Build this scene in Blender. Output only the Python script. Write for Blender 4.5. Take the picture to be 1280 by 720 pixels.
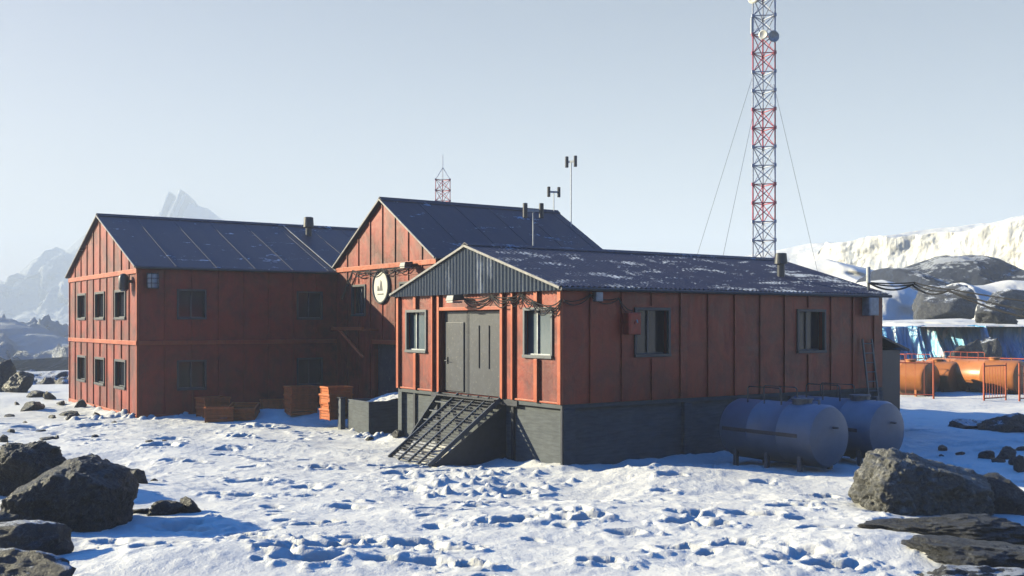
import bpy, bmesh, math, random
import numpy as np
from mathutils import Vector, Matrix, noise as mnoise
random.seed(7); RNG = np.random.RandomState(11)
R = math.radians
for o in list(bpy.data.objects): bpy.data.objects.remove(o)
SC = bpy.context.scene
COL = SC.collection
# ------------------------------------------------------------------ camera
F = 1325.0; HZ = 403.5; EYE = 4.0
cam_d = bpy.data.cameras.new('camera'); cam = bpy.data.objects.new('camera', cam_d); COL.objects.link(cam)
cam.location = (0, 0, EYE); cam.rotation_euler = (R(90), 0, 0)
cam_d.sensor_width = 36; cam_d.lens = 36 * F / 1280; cam_d.shift_y = (HZ - 360) / 1280
cam_d.clip_start = 0.1; cam_d.clip_end = 12000
SC.camera = cam
# ------------------------------------------------------------------ light
SUN_EL = R(19.5); SV = Vector((-0.965, 0.262, 0)).normalized()      # horizontal direction towards the sun
sun_d = bpy.data.lights.new('sun', 'SUN'); sun = bpy.data.objects.new('sun', sun_d); COL.objects.link(sun)
sun_d.energy = 5.0; sun_d.angle = R(0.5); sun_d.color = (1.0, 0.90, 0.60)
S3 = Vector((SV.x * math.cos(SUN_EL), SV.y * math.cos(SUN_EL), math.sin(SUN_EL)))
sun.rotation_euler = (-S3).to_track_quat('-Z', 'Y').to_euler(); sun.location = (-40, 10, 40)
W = bpy.data.worlds.new('World'); SC.world = W; W.use_nodes = True
wn = W.node_tree; bg = wn.nodes['Background']
sky = wn.nodes.new('ShaderNodeTexSky'); sky.sky_type = 'NISHITA'; sky.sun_disc = False
sky.sun_elevation = SUN_EL; sky.sun_rotation = math.atan2(S3.x, S3.y)
sky.altitude = 0; sky.air_density = 1.0; sky.dust_density = 1.2; sky.ozone_density = 4.0
tint = wn.nodes.new('ShaderNodeMix'); tint.data_type = 'RGBA'; tint.blend_type = 'MULTIPLY'
tint.inputs[0].default_value = 1.0
tc = wn.nodes.new('ShaderNodeTexCoord'); sx = wn.nodes.new('ShaderNodeSeparateXYZ'); rp_ = wn.nodes.new('ShaderNodeValToRGB')   # pale air low down, deep blue overhead
wn.links.new(tc.outputs['Generated'], sx.inputs[0]); wn.links.new(sx.outputs[2], rp_.inputs[0]); wn.links.new(rp_.outputs[0], tint.inputs[7])
rp_.color_ramp.elements[0].position = 0.33; rp_.color_ramp.elements[0].color = (1.60, 1.12, 0.88, 1)
rp_.color_ramp.elements[1].position = 0.45; rp_.color_ramp.elements[1].color = (0.22, 1.12, 2.15, 1)
wn.links.new(sky.outputs[0], tint.inputs[6]); wn.links.new(tint.outputs[2], bg.inputs[0])
bg.inputs[1].default_value = 0.05
SC.view_settings.view_transform = 'Standard'; SC.view_settings.look = 'None'
SC.view_settings.exposure = 1.42; SC.view_settings.gamma = 1.0
SC.render.resolution_x = 1024; SC.render.resolution_y = 576
try:
    SC.cycles.volume_bounces = 1; SC.cycles.diffuse_bounces = 0; SC.cycles.max_bounces = 6; SC.cycles.transparent_max_bounces = 8
except Exception: pass
HAZE_D = 0.00085; HAZE_C = (0.63, 0.725, 0.85, 1)

def at(px, py, Y):
    return Vector(((px - 640) / F * Y, Y, EYE - (py - HZ) / F * Y))
def onz(px, py, z=0.0):
    return at(px, py, (EYE - z) * F / (py - HZ))

# ------------------------------------------------------------------ materials
class NT:
    def __init__(s, name):
        s.m = bpy.data.materials.new(name); s.m.use_nodes = True; s.t = s.m.node_tree
        s.p = s.t.nodes['Principled BSDF']; s.N = s.t.nodes; s.L = s.t.links
    def n(s, kind, **kw):
        a = s.N.new('ShaderNode' + kind)
        for k, v in kw.items(): setattr(a, k, v)
        return a
    def coords(s, scale=(1, 1, 1), kind='Object', rot=(0, 0, 0)):
        c = s.n('TexCoord'); m = s.n('Mapping'); m.inputs['Scale'].default_value = scale; m.inputs['Rotation'].default_value = rot
        s.L.new(c.outputs[kind], m.inputs[0]); return m.outputs[0]
    def noise(s, v, sc, det=6, rough=0.6, dist=0):
        a = s.n('TexNoise'); a.inputs['Scale'].default_value = sc; a.inputs['Detail'].default_value = det
        a.inputs['Roughness'].default_value = rough; a.inputs['Distortion'].default_value = dist
        s.L.new(v, a.inputs['Vector']); return a.outputs['Fac']
    def ramp(s, f, stops):
        a = s.n('ValToRGB'); e = a.color_ramp.elements
        while len(e) < len(stops): e.new(0.5)
        for i, (p, c) in enumerate(stops):
            e[i].position = p; e[i].color = (c, c, c, 1) if isinstance(c, (int, float)) else (*c, 1)
        s.L.new(f, a.inputs[0]); return a.outputs[0]
    def mix(s, f, a, b, mode='MIX'):
        m = s.n('Mix', data_type='RGBA', blend_type=mode)
        for sock, v in ((0, f), (6, a), (7, b)):
            if isinstance(v, (int, float)): m.inputs[sock].default_value = v if sock == 0 else (v, v, v, 1)
            elif isinstance(v, tuple): m.inputs[sock].default_value = (*v, 1)
            else: s.L.new(v, m.inputs[sock])
        return m.outputs[2]
    def math(s, op, a, b=0.0):
        m = s.n('Math', operation=op)
        for i, v in enumerate((a, b)):
            if isinstance(v, (int, float)): m.inputs[i].default_value = v
            else: s.L.new(v, m.inputs[i])
        return m.outputs[0]
    def bump(s, f, st, d=0.02, prev=None):
        b = s.n('Bump'); b.inputs['Strength'].default_value = st; b.inputs['Distance'].default_value = d
        s.L.new(f, b.inputs['Height'])
        if prev: s.L.new(prev, b.inputs['Normal'])
        return b.outputs[0]
    def set(s, col=None, rough=None, metal=None, normal=None, spec=None):
        for k, v in (('Base Color', col), ('Roughness', rough), ('Metallic', metal), ('Normal', normal), ('Specular IOR Level', spec)):
            if v is None: continue
            if isinstance(v, tuple): s.p.inputs[k].default_value = (*v, 1)
            elif isinstance(v, (int, float)): s.p.inputs[k].default_value = v
            else: s.L.new(v, s.p.inputs[k])
        return s.m

def mat_paint(name, a, b, dust, rough=0.40, dust_amt=0.3):
    t = NT(name); v = t.coords()
    n1 = t.noise(v, 0.7, 6, 0.65, 0.3); n2 = t.noise(t.coords((5, 5, 0.45)), 1.6, 7, 0.7)
    n3 = t.noise(v, 14, 5, 0.7)
    c = t.mix(t.ramp(n1, [(0.40, 0.0), (0.60, 1.0)]), a, b)
    c = t.mix(t.math('MULTIPLY', t.ramp(n2, [(0.5, 0.0), (0.75, 1.0)]), dust_amt), c, dust)
    c = t.mix(t.ramp(n3, [(0.66, 0.0), (0.74, 0.7)]), c, tuple(x * 0.35 for x in a))
    n4 = t.noise(t.coords((9, 9, 0.3)), 1.1, 5, 0.75)
    c = t.mix(t.ramp(n4, [(0.54, 0.0), (0.72, 0.6)]), c, (0.075, 0.025, 0.018))
    bp = t.bump(n3, 0.25, 0.01, t.bump(n1, 0.5, 0.06))
    return t.set(c, t.ramp(n2, [(0.3, rough - 0.1), (0.7, rough + 0.22)]), 0.0, bp, 0.5)
def mat_plain(name, c, rough=0.5, metal=0.0, var=0.25, sc=6, bump=0.15):
    t = NT(name); v = t.coords(); n = t.noise(v, sc, 6, 0.65)
    col = t.mix(t.ramp(n, [(0.3, 0.0), (0.7, 1.0)]), tuple(x * (1 - var) for x in c), tuple(min(1, x * (1 + var)) for x in c))
    return t.set(col, t.ramp(n, [(0.3, max(0.05, rough - 0.1)), (0.7, rough + 0.1)]), metal, t.bump(n, bump, 0.01))

M = {}
M['red'] = mat_paint('red_painted_cladding', (0.10, 0.007, 0.006), (0.32, 0.028, 0.014), (0.30, 0.08, 0.06))
M['orange'] = mat_paint('orange_painted_cladding', (0.13, 0.010, 0.007), (0.38, 0.046, 0.018), (0.36, 0.10, 0.07))
M['trim'] = mat_paint('orange_trim_paint', (0.42, 0.07, 0.022), (0.52, 0.11, 0.038), (0.42, 0.17, 0.13))
M['edge'] = mat_plain('pale_flashing', (0.28, 0.28, 0.29), 0.4)
M['dark'] = mat_plain('dark_steel', (0.035, 0.04, 0.055), 0.45, 0.3)
M['grey'] = mat_plain('grey_steel', (0.11, 0.125, 0.15), 0.5, 0.1)
M['frame'] = mat_plain('darkened_window_frame', (0.035, 0.042, 0.06), 0.5)  # frame grey darkened, shade of the hut's side windows put into the colour
M['seam'] = mat_plain('dull_seam_metal', (0.16, 0.17, 0.2), 0.5)
M['light'] = mat_plain('pale_grey_metal', (0.5, 0.54, 0.58), 0.45, 0.1)
M['cable'] = mat_plain('black_cable', (0.012, 0.012, 0.016), 0.9)
M['white'] = mat_plain('white_enamel', (0.78, 0.78, 0.72), 0.35, 0, 0.04)
M['silver'] = mat_plain('blue_grey_tank_paint', (0.19, 0.24, 0.32), 0.42, 0.0, 0.12, 2.5)
M['stripe'] = mat_plain('dark_stripe_paint', (0.06, 0.065, 0.085), 0.5)
M['otank'] = mat_plain('orange_tank_paint', (0.60, 0.21, 0.055), 0.36, 0.0, 0.08, 2)
M['fence'] = mat_plain('orange_red_fence_paint', (0.6, 0.12, 0.05), 0.45)
M['towred'] = mat_plain('red_mast_paint', (0.62, 0.09, 0.14), 0.5)
M['towwhite'] = mat_plain('white_mast_paint', (0.55, 0.58, 0.72), 0.5)
M['crate'] = mat_plain('orange_crate_plastic', (0.62, 0.15, 0.03), 0.5, 0, 0.2)
M['crate2'] = mat_plain('dull_crate_plastic', (0.56, 0.15, 0.04), 0.55, 0, 0.25)  # slightly duller orange for the second crate size
M['redbox'] = mat_plain('red_box_paint', (0.5, 0.05, 0.03), 0.4)
M['lampglass'] = mat_plain('frosted_lamp_glass', (0.75, 0.76, 0.72), 0.25, 0, 0.03)

def mat_glass():
    t = NT('window_glass'); v = t.coords(); n = t.noise(v, 1.3, 4)
    return t.set(t.mix(n, (0.08, 0.12, 0.15), (0.15, 0.20, 0.235)), 0.12, 0.0, t.bump(n, 0.1, 0.02), 0.6)
M['glass'] = mat_glass()
def mat_glass2():
    t = NT('dark_window_glass'); v = t.coords(); n = t.noise(v, 1.3, 4)
    return t.set(t.mix(n, (0.012, 0.016, 0.03), (0.03, 0.035, 0.055)), 0.12, 0.0, t.bump(n, 0.1, 0.02), 0.5)
M['dglass'] = mat_glass2()
def mat_door():
    t = NT('scuffed_slate_door_paint'); v = t.coords(); n = t.noise(v, 2.2, 8, 0.7, 0.8); n2 = t.noise(v, 9, 6, 0.7)
    c = t.mix(t.ramp(n, [(0.4, 0.0), (0.7, 1.0)]), (0.011, 0.018, 0.036), (0.034, 0.047, 0.075))
    c = t.mix(t.ramp(n2, [(0.58, 0.0), (0.70, 0.7)]), c, (0.16, 0.17, 0.165))
    return t.set(c, 0.5, 0.0, t.bump(n2, 0.3, 0.01))
M['door'] = mat_door()
def mat_concrete():
    t = NT('weathered_concrete'); v = t.coords(); n = t.noise(v, 1.4, 8, 0.7, 0.4); n2 = t.noise(t.coords((1, 1, 7)), 2.2, 5); n3 = t.noise(v, 30, 4)
    c = t.mix(n, (0.045, 0.06, 0.08), (0.19, 0.21, 0.225))
    c = t.mix(t.ramp(n2, [(0.4, 0.0), (0.7, 0.75)]), c, (0.06, 0.07, 0.08))
    return t.set(c, 0.85, 0, t.bump(n3, 0.4, 0.01, t.bump(n2, 0.3, 0.03)))
M['concrete'] = mat_concrete()
def mat_roof(name, snow):
    t = NT(name); v = t.coords(); n = t.noise(t.coords((0.55, 1.6, 1)), 1.1, 9, 0.72, 0.6); n2 = t.noise(v, 5, 6, 0.7); big = t.noise(v, 0.35, 3)
    c = t.mix(n2, (0.006, 0.008, 0.03), (0.016, 0.019, 0.052))
    c = t.mix(t.math('MULTIPLY', t.ramp(t.noise(t.coords((3, .4, .4)), 1.2, 4), [(0.45, 0.0), (0.7, 1.0)]), 0.5), c, (0.035, 0.032, 0.06))
    k = t.math('ADD', t.math('ADD', n, t.math('MULTIPLY', n2, 0.35)), t.math('MULTIPLY', big, 0.35))
    mask = t.ramp(k, [(snow, 0.0), (snow + 0.16, 1.0)])
    c = t.mix(mask, c, (0.50, 0.55, 0.62))
    rg = t.mix(mask, 0.55, 0.85)
    return t.set(c, rg, 0.0, t.bump(n2, 0.35, 0.015, t.bump(mask, 0.5, 0.02)))
M['roof'] = mat_roof('slate_blue_roof_sheet', 0.97)
M['roofsnow'] = mat_roof('snow_dusted_corrugated_roof', 0.895)
def mat_gable():
    t = NT('corrugated_gable_sheet'); v = t.coords(); n = t.noise(t.coords((1, 1.5, 0.35)), 1.3, 8, 0.7); n2 = t.noise(v, 12, 5)
    c = t.mix(n2, (0.10, 0.125, 0.15), (0.19, 0.22, 0.25))
    c = t.mix(t.ramp(n, [(0.56, 0.0), (0.66, 0.85)]), c, (0.62, 0.66, 0.68))
    return t.set(c, 0.45, 0.2, t.bump(n2, 0.2, 0.01))
M['gable'] = mat_gable()
def mat_snow(name='wind_packed_snow'):
    t = NT(name); v = t.coords()
    n1 = t.noise(v, 2.2, 8, 0.68); n2 = t.noise(v, 11, 7, 0.7); n3 = t.noise(v, 60, 4, 0.7); nb = t.noise(v, 0.35, 5)
    c = t.mix(t.ramp(nb, [(0.4, 0.0), (0.7, 1.0)]), (0.86, 0.85, 0.80), (0.93, 0.92, 0.86))
    c = t.mix(t.ramp(n2, [(0.66, 0.0), (0.78, 0.5)]), c, (0.6, 0.68, 0.78))
    b = t.bump(n1, 0.55, 0.12); b = t.bump(n2, 0.5, 0.035, b); b = t.bump(n3, 0.3, 0.008, b)
    t.set(c, 0.62, 0, b, 0.35); return t.m
M['snow'] = mat_snow()
def mat_rock(name, a, b, snow=0.0, scale=1.0, rough=0.5):
    t = NT(name); v = t.coords()
    n1 = t.noise(v, 1.6 * scale, 9, 0.72, 0.6); n2 = t.noise(v, 9 * scale, 8, 0.75); n3 = t.noise(v, 40 * scale, 4, 0.7)
    vo = t.n('TexVoronoi', feature='DISTANCE_TO_EDGE'); vo.inputs['Scale'].default_value = 1.7 * scale
    t.L.new(t.mix(0.25, v, n2), vo.inputs['Vector'])
    crack = t.ramp(vo.outputs[0], [(0.0, 0.0), (0.05, 1.0)])
    c = t.mix(t.ramp(n1, [(0.3, 0.0), (0.7, 1.0)]), a, b)
    c = t.mix(t.ramp(n2, [(0.35, 0.55), (0.6, 0.0)]), c, tuple(x * 0.4 for x in a))
    c = t.mix(t.ramp(t.noise(v, 4.5 * scale, 8, 0.8, 1.0), [(0.52, 0.0), (0.64, 0.75)]), c, tuple(min(1, x * 2.1) for x in b))  # random paler patches, brightened to stand in for wet highlights
    if snow:
        g = t.n('NewGeometry'); sp = t.n('SeparateXYZ'); t.L.new(g.outputs['Normal'], sp.inputs[0])
        k = t.math('ADD', t.math('MULTIPLY', sp.outputs[2], 0.55), t.math('ADD', t.math('MULTIPLY', n1, 0.55), t.math('MULTIPLY', n2, 0.35)))
        mask = t.ramp(k, [(1.16 - snow, 0.0), (1.22 - snow, 1.0)])
        c = t.mix(mask, c, (0.8, 0.84, 0.88))
    nb = t.bump(n1, 1.0, 0.26 / scale); nb = t.bump(n2, 1.0, 0.11 / scale, nb); nb = t.bump(n3, 0.5, 0.012 / scale, nb); nb = t.bump(crack, 0.35, 0.03 / scale, nb)
    return t.set(c, t.ramp(n2, [(0.3, rough - 0.12), (0.7, rough + 0.2)]), 0, nb)
M['rock'] = mat_rock('dark_wet_rock', (0.02, 0.023, 0.032), (0.075, 0.08, 0.09), 0.0, 1.0, 0.38)
M['rocklight'] = mat_rock('sunlit_grey_rock', (0.10, 0.105, 0.105), (0.36, 0.355, 0.33), 0.0, 1.0, 0.42)  # lighter copy of the dark rock; sunlight put into the boulder's colour
M['rocksnow'] = mat_rock('snow_dusted_rock', (0.04, 0.045, 0.06), (0.11, 0.115, 0.125), 0.25)
M['slab'] = mat_rock('frosted_slab_rock', (0.03, 0.034, 0.045), (0.10, 0.105, 0.115), 0.15, 1.0, 0.4)
M['hillrock'] = mat_rock('far_rock', (0.015, 0.024, 0.06), (0.04, 0.055, 0.10), 0.21, 0.12, 0.8)  # blue of distant shade and haze tinted into the rock colour
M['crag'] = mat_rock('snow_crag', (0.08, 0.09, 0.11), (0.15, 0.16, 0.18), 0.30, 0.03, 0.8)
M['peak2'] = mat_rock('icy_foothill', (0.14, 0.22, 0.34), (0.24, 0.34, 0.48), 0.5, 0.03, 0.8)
M['peak'] = mat_rock('alpine_peak', (0.13, 0.15, 0.19), (0.26, 0.28, 0.32), 0.52, 0.006, 0.8)
def mat_ice():
    t = NT('blue_glacier_ice'); v = t.coords((1, 1, 0.08)); n = t.noise(v, 1.1, 7, 0.6, 0.2); n2 = t.noise(t.coords((1, 1, .15)), 5, 5)
    c = t.mix(t.ramp(n, [(0.35, 0.0), (0.7, 1.0)]), (0.09, 0.42, 0.78), (0.35, 0.7, 0.9))
    c = t.mix(t.ramp(n, [(0.56, 0.0), (0.63, 1.0)]), c, (0.8, 0.88, 0.92))  # white streaks paint sunlit vertical highlights into the ice colour
    return t.set(c, 0.22, 0, t.bump(n2, 0.5, 0.1, t.bump(n, 0.8, 0.4)))
M['ice'] = mat_ice()
def mat_cliff():
    t = NT('snowy_ice_cliff'); v = t.coords((1, 1, 0.5)); n = t.noise(v, 0.12, 9, 0.7, 0.5); n2 = t.noise(v, 0.03, 5)
    c = t.mix(t.ramp(n, [(0.3, 0.0), (0.5, 1.0)]), (0.66, 0.72, 0.78), (0.88, 0.87, 0.82))
    return t.set(c, 0.75, 0, t.bump(n, 0.8, 2.0))
M['cliff'] = mat_cliff()

# ------------------------------------------------------------------ object helpers
def children(o): return [c for c in bpy.data.objects if c.parent == o]
def tag(o, label=None, cat=None, group=None, kind=None):
    for k, v in (('label', label), ('category', cat), ('group', group), ('kind', kind)):
        if v: o[k] = v
    return o
def empty(name, label, cat, loc=(0, 0, 0), rz=0.0, group=None):
    o = bpy.data.objects.new(name, None); COL.objects.link(o); o.empty_display_size = 0.3
    o.location = loc; o.rotation_euler = (0, 0, rz); return tag(o, label, cat, group)
def copy_tree(o, parent=None):
    c = o.copy(); COL.objects.link(c); c.parent = parent
    for ch in children(o): copy_tree(ch, c)
    return c
class MB:
    def __init__(s): s.v = []; s.f = []
    def add(s, vs, fs):
        b = len(s.v); s.v += [tuple(p) for p in vs]; s.f += [tuple(b + i for i in f) for f in fs]; return s
    def box(s, x0, x1, y0, y1, z0, z1):
        if x0 > x1: x0, x1 = x1, x0
        if y0 > y1: y0, y1 = y1, y0
        if z0 > z1: z0, z1 = z1, z0
        return s.add([(x0, y0, z0), (x1, y0, z0), (x1, y1, z0), (x0, y1, z0), (x0, y0, z1), (x1, y0, z1), (x1, y1, z1), (x0, y1, z1)],
                     [(0, 3, 2, 1), (4, 5, 6, 7), (0, 1, 5, 4), (1, 2, 6, 5), (2, 3, 7, 6), (3, 0, 4, 7)])
    def bar(s, p, q, w, h=None, up=(0, 0, 1)):
        p = Vector(p); q = Vector(q); h = h or w; d = (q - p).normalized(); u = Vector(up)
        if abs(d.dot(u)) > 0.98: u = Vector((1, 0, 0))
        a = d.cross(u).normalized(); b = a.cross(d).normalized(); vs = []
        for c in (p, q):
            for i, j in ((-1, -1), (1, -1), (1, 1), (-1, 1)): vs.append(c + a * (i * w / 2) + b * (j * h / 2))
        return s.add(vs, [(3, 2, 1, 0), (4, 5, 6, 7), (0, 1, 5, 4), (1, 2, 6, 5), (2, 3, 7, 6), (3, 0, 4, 7)])
    def tube(s, pts, r, seg=8, caps=True):
        pts = [Vector(p) for p in pts]; n = len(pts); rs = r if isinstance(r, (list, tuple)) else [r] * n
        vs = []; fs = []; ref = None
        for i, p in enumerate(pts):
            d = (pts[min(i + 1, n - 1)] - pts[max(i - 1, 0)]).normalized()
            if ref is None: ref = Vector((0, 0, 1)) if abs(d.z) < 0.9 else Vector((1, 0, 0))
            a = d.cross(ref).normalized(); b = d.cross(a).normalized(); ref = -b if False else ref
            for k in range(seg):
                t = 2 * math.pi * k / seg; vs.append(p + a * (math.cos(t) * rs[i]) + b * (math.sin(t) * rs[i]))
        for i in range(n - 1):
            for k in range(seg):
                k2 = (k + 1) % seg; fs.append((i * seg + k, i * seg + k2, (i + 1) * seg + k2, (i + 1) * seg + k))
        if caps: fs.append(tuple(range(seg - 1, -1, -1))); fs.append(tuple((n - 1) * seg + k for k in range(seg)))
        return s.add(vs, fs)
    def lathe(s, prof, o=(0, 0, 0), ax=(0, 0, 1), seg=32):          # prof = [(r, h)] along ax
        ax = Vector(ax).normalized(); o = Vector(o)
        u = ax.orthogonal().normalized(); w = ax.cross(u); vs = []; fs = []
        for r, h in prof:
            for k in range(seg):
                t = 2 * math.pi * k / seg; vs.append(o + ax * h + u * (math.cos(t) * r) + w * (math.sin(t) * r))
        for i in range(len(prof) - 1):
            for k in range(seg):
                k2 = (k + 1) % seg; fs.append((i * seg + k, i * seg + k2, (i + 1) * seg + k2, (i + 1) * seg + k))
        fs.append(tuple(range(seg - 1, -1, -1))); fs.append(tuple((len(prof) - 1) * seg + k for k in range(seg)))
        return s.add(vs, fs)
    def prism(s, poly, x0, x1):                                     # poly in (y, z), extruded along x
        n = len(poly); vs = [(x0, a, b) for a, b in poly] + [(x1, a, b) for a, b in poly]
        fs = [tuple(range(n - 1, -1, -1)), tuple(range(n, 2 * n))] + [(i, (i + 1) % n, n + (i + 1) % n, n + i) for i in range(n)]
        return s.add(vs, fs)
    def build(s, name, mat, parent=None, smooth=False, bevel=0.0, fix=True):
        me = bpy.data.meshes.new(name); me.from_pydata(s.v, [], s.f)
        if fix:
            bm = bmesh.new(); bm.from_mesh(me); bmesh.ops.recalc_face_normals(bm, faces=bm.faces); bm.to_mesh(me); bm.free()
        me.materials.append(mat)
        if smooth:
            me.polygons.foreach_set('use_smooth', [True] * len(me.polygons)); me.set_sharp_from_angle(angle=R(40))
        o = bpy.data.objects.new(name, me); COL.objects.link(o); o.parent = parent
        if bevel:
            b = o.modifiers.new('bevel', 'BEVEL'); b.width = bevel; b.segments = 2; b.limit_method = 'ANGLE'
        return o

# ------------------------------------------------------------------ noise (numpy)
def _hash(ix, iy, seed):
    h = (ix.astype(np.int64) * 374761393 + iy.astype(np.int64) * 668265263 + seed * 1442695041) & 0xffffffff
    h = ((h ^ (h >> 13)) * 1274126177) & 0xffffffff
    return ((h ^ (h >> 16)) & 0xffff) / 65535.0
def vnoise(x, y, seed=0):
    ix = np.floor(x); iy = np.floor(y); fx = x - ix; fy = y - iy
    fx = fx * fx * fx * (fx * (fx * 6 - 15) + 10); fy = fy * fy * fy * (fy * (fy * 6 - 15) + 10)
    a = _hash(ix, iy, seed); b = _hash(ix + 1, iy, seed); c = _hash(ix, iy + 1, seed); d = _hash(ix + 1, iy + 1, seed)
    return (a * (1 - fx) + b * fx) * (1 - fy) + (c * (1 - fx) + d * fx) * fy - 0.5
def fbm(x, y, octs=5, seed=0, gain=0.5, ridge=False):
    t = np.zeros_like(np.asarray(x, float)); a = 1.0; c, s = math.cos(0.6), math.sin(0.6)
    for i in range(octs):
        n = vnoise(x, y, seed + i * 17)
        t = t + a * ((0.5 - np.abs(n) * 2) if ridge else n)
        x, y = (x * c - y * s) * 2.03 + 5.3, (x * s + y * c) * 2.03 + 1.7; a *= gain
    return t
def sstep(a, b, x):
    t = np.clip((x - a) / (b - a), 0, 1); return t * t * (3 - 2 * t)
def grid_mesh(name, X, Y, Z, mat, parent=None, smooth=True):
    ny, nx = X.shape; co = np.stack([X, Y, Z], -1).reshape(-1, 3).astype(np.float32)
    i = np.arange(ny * nx).reshape(ny, nx)
    q = np.stack([i[:-1, :-1], i[:-1, 1:], i[1:, 1:], i[1:, :-1]], -1).reshape(-1, 4)
    me = bpy.data.meshes.new(name); me.vertices.add(len(co)); me.vertices.foreach_set('co', co.ravel())
    me.loops.add(q.size); me.loops.foreach_set('vertex_index', q.ravel().astype(np.int32))
    me.polygons.add(len(q)); me.polygons.foreach_set('loop_start', np.arange(0, q.size, 4, dtype=np.int32))
    me.polygons.foreach_set('use_smooth', np.full(len(q), smooth)); me.update(calc_edges=True); me.validate()
    me.materials.append(mat); o = bpy.data.objects.new(name, me); COL.objects.link(o); o.parent = parent; return o

# ------------------------------------------------------------------ frame of the buildings
ANG = R(34.8); A = Vector((math.cos(ANG), math.sin(ANG), 0)); B = Vector((-math.sin(ANG), math.cos(ANG), 0))
HUT = Vector((1.386, 28.7, 0)); HW, HL = 9.24, 13.9
LEFT = Vector((-15.3, 43.3, 0)); LW, LL = 12.1, 15.5
MID = Vector((-2.907, 41.0, 0)); MW, ML = 8.9, 9.1
def hut_pt(a, b, z=0): return HUT + A * a + B * b + Vector((0, 0, z))

# ------------------------------------------------------------------ snow ground
mounds = []       # x, y, height, rx, ry
def mound(p, h, rx, ry=None): mounds.append((p[0], p[1], h, rx, ry or rx))
mound(onz(330, 522, .1), 0.42, 2.6, 1.0); mound(onz(420, 524, .1), 0.30, 1.6, 0.8); mound(onz(385, 512, .1), 0.35, 1.5, 1.0)
mound(onz(650, 590), 0.28, 1.7, 0.6); mound(onz(570, 604), 0.16, 1.2, 0.7); mound(onz(770, 596), 0.16, 2.5, 0.6)
mound(onz(485, 520), 0.55, 1.1, 0.9); mound(onz(930, 600), 0.15, 4.0, 1.2); mound(onz(130, 510), 0.25, 2.6, 1.0)
mound(onz(1060, 690), 0.25, 2.4, 1.3); mound(onz(250, 700), 0.22, 2.6, 1.0); mound(onz(700, 640), 0.12, 3.5, 1.5)
def H(x, y):
    x = np.asarray(x, float); y = np.asarray(y, float)
    h = 0.22 * fbm(x / 5.5, y / 4.2, 4, 3, 0.5) + 0.07 * fbm(x / 1.9, y / 1.3, 2, 57, 0.5)
    for mx, my, mh, rx, ry in mounds: h = h + mh * np.exp(-((x - mx) / rx) ** 2 - ((y - my) / ry) ** 2)
    for (o, w, l) in ((HUT, HW, HL), (LEFT, LW, LL), (MID, MW, ML)):            # drifts stay low against the walls
        a = (x - o.x) * A.x + (y - o.y) * A.y; b = (x - o.x) * B.x + (y - o.y) * B.y
        d = np.maximum(np.maximum(-a, a - l), np.maximum(-b, b - w))
        h = h * (0.35 + 0.65 * sstep(0.0, 1.5, d)) + (0.12 + 0.16 * fbm(x / 1.1, y / 1.1, 3, 44)) * np.exp(-(np.maximum(d, 0) / 0.45) ** 2)
    far = sstep(72, 140, np.hypot(x, y)); h = h - 5.0 * far
    return h
def h1(x, y): return float(H(np.array([x]), np.array([y]))[0])

def axis(lo, hi, step, reach, grow=1.09):
    c = list(np.arange(lo, hi + 1e-6, step)); s = step; a = []; v = lo
    while v > -reach: s *= grow; v -= s; a.append(v)
    s = step; b = []; v = hi
    while v < reach: s *= grow; v += s; b.append(v)
    return np.array(a[::-1] + c + b)
xs = axis(-17.5, 14.5, 0.055, 5000, 1.06); ys = axis(14.0, 43, 0.055, 5000, 1.05)
GX, GY = np.meshgrid(xs, ys); GZ = H(GX, GY)
near = np.exp(-np.maximum(np.hypot(GX, GY) - 55, 0) / 15)
crust = fbm(GX / 0.9, GY / 0.7, 5, 21, 0.55)
GZ += near * 0.055 * crust * (0.35 + 0.9 * sstep(-.15, .35, fbm(GX / 4, GY / 3, 3, 88)))
GZ += near * 0.05 * np.clip(fbm(GX / 0.28, GY / 0.24, 3, 71, 0.5) - 0.12, 0, 1)
# wind-scoured hollows and footprints
def pit(px, py, rx, ry, dep, rot):
    i0, i1 = np.searchsorted(xs, [px - 2.2 * max(rx, ry) - .2, px + 2.2 * max(rx, ry) + .2]); j0, j1 = np.searchsorted(ys, [py - 2.2 * max(rx, ry) - .2, py + 2.2 * max(rx, ry) + .2])
    if i1 - i0 < 3 or j1 - j0 < 3: return
    X = GX[j0:j1, i0:i1] - px; Y = GY[j0:j1, i0:i1] - py; c, s = math.cos(rot), math.sin(rot)
    w = fbm(GX[j0:j1, i0:i1] / 0.3, GY[j0:j1, i0:i1] / 0.3, 3, 5) * 0.75
    u = (X * c + Y * s) / rx; v = (-X * s + Y * c) / ry; r = np.sqrt(u * u + v * v) * (1 + w)
    GZ[j0:j1, i0:i1] -= dep * (1 - sstep(0.45, 1.05, r)) - 0.22 * dep * np.exp(-((r - 1.25) / 0.25) ** 2)
rp = random.Random(5)
for k in range(330):
    Y = rp.uniform(15.5, 44); X = rp.uniform(-0.5 * Y, 0.5 * Y); s = rp.choice([.13, .16, .2, .26, .34])
    if fbm(np.array([X / 5]), np.array([Y / 5]), 2, 40)[0] < rp.uniform(-.45, .15): continue
    pit(X, Y, s * rp.uniform(1, 1.8), s * rp.uniform(.7, 1.1), s * rp.uniform(.45, .8), rp.uniform(-.5, .5))
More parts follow.
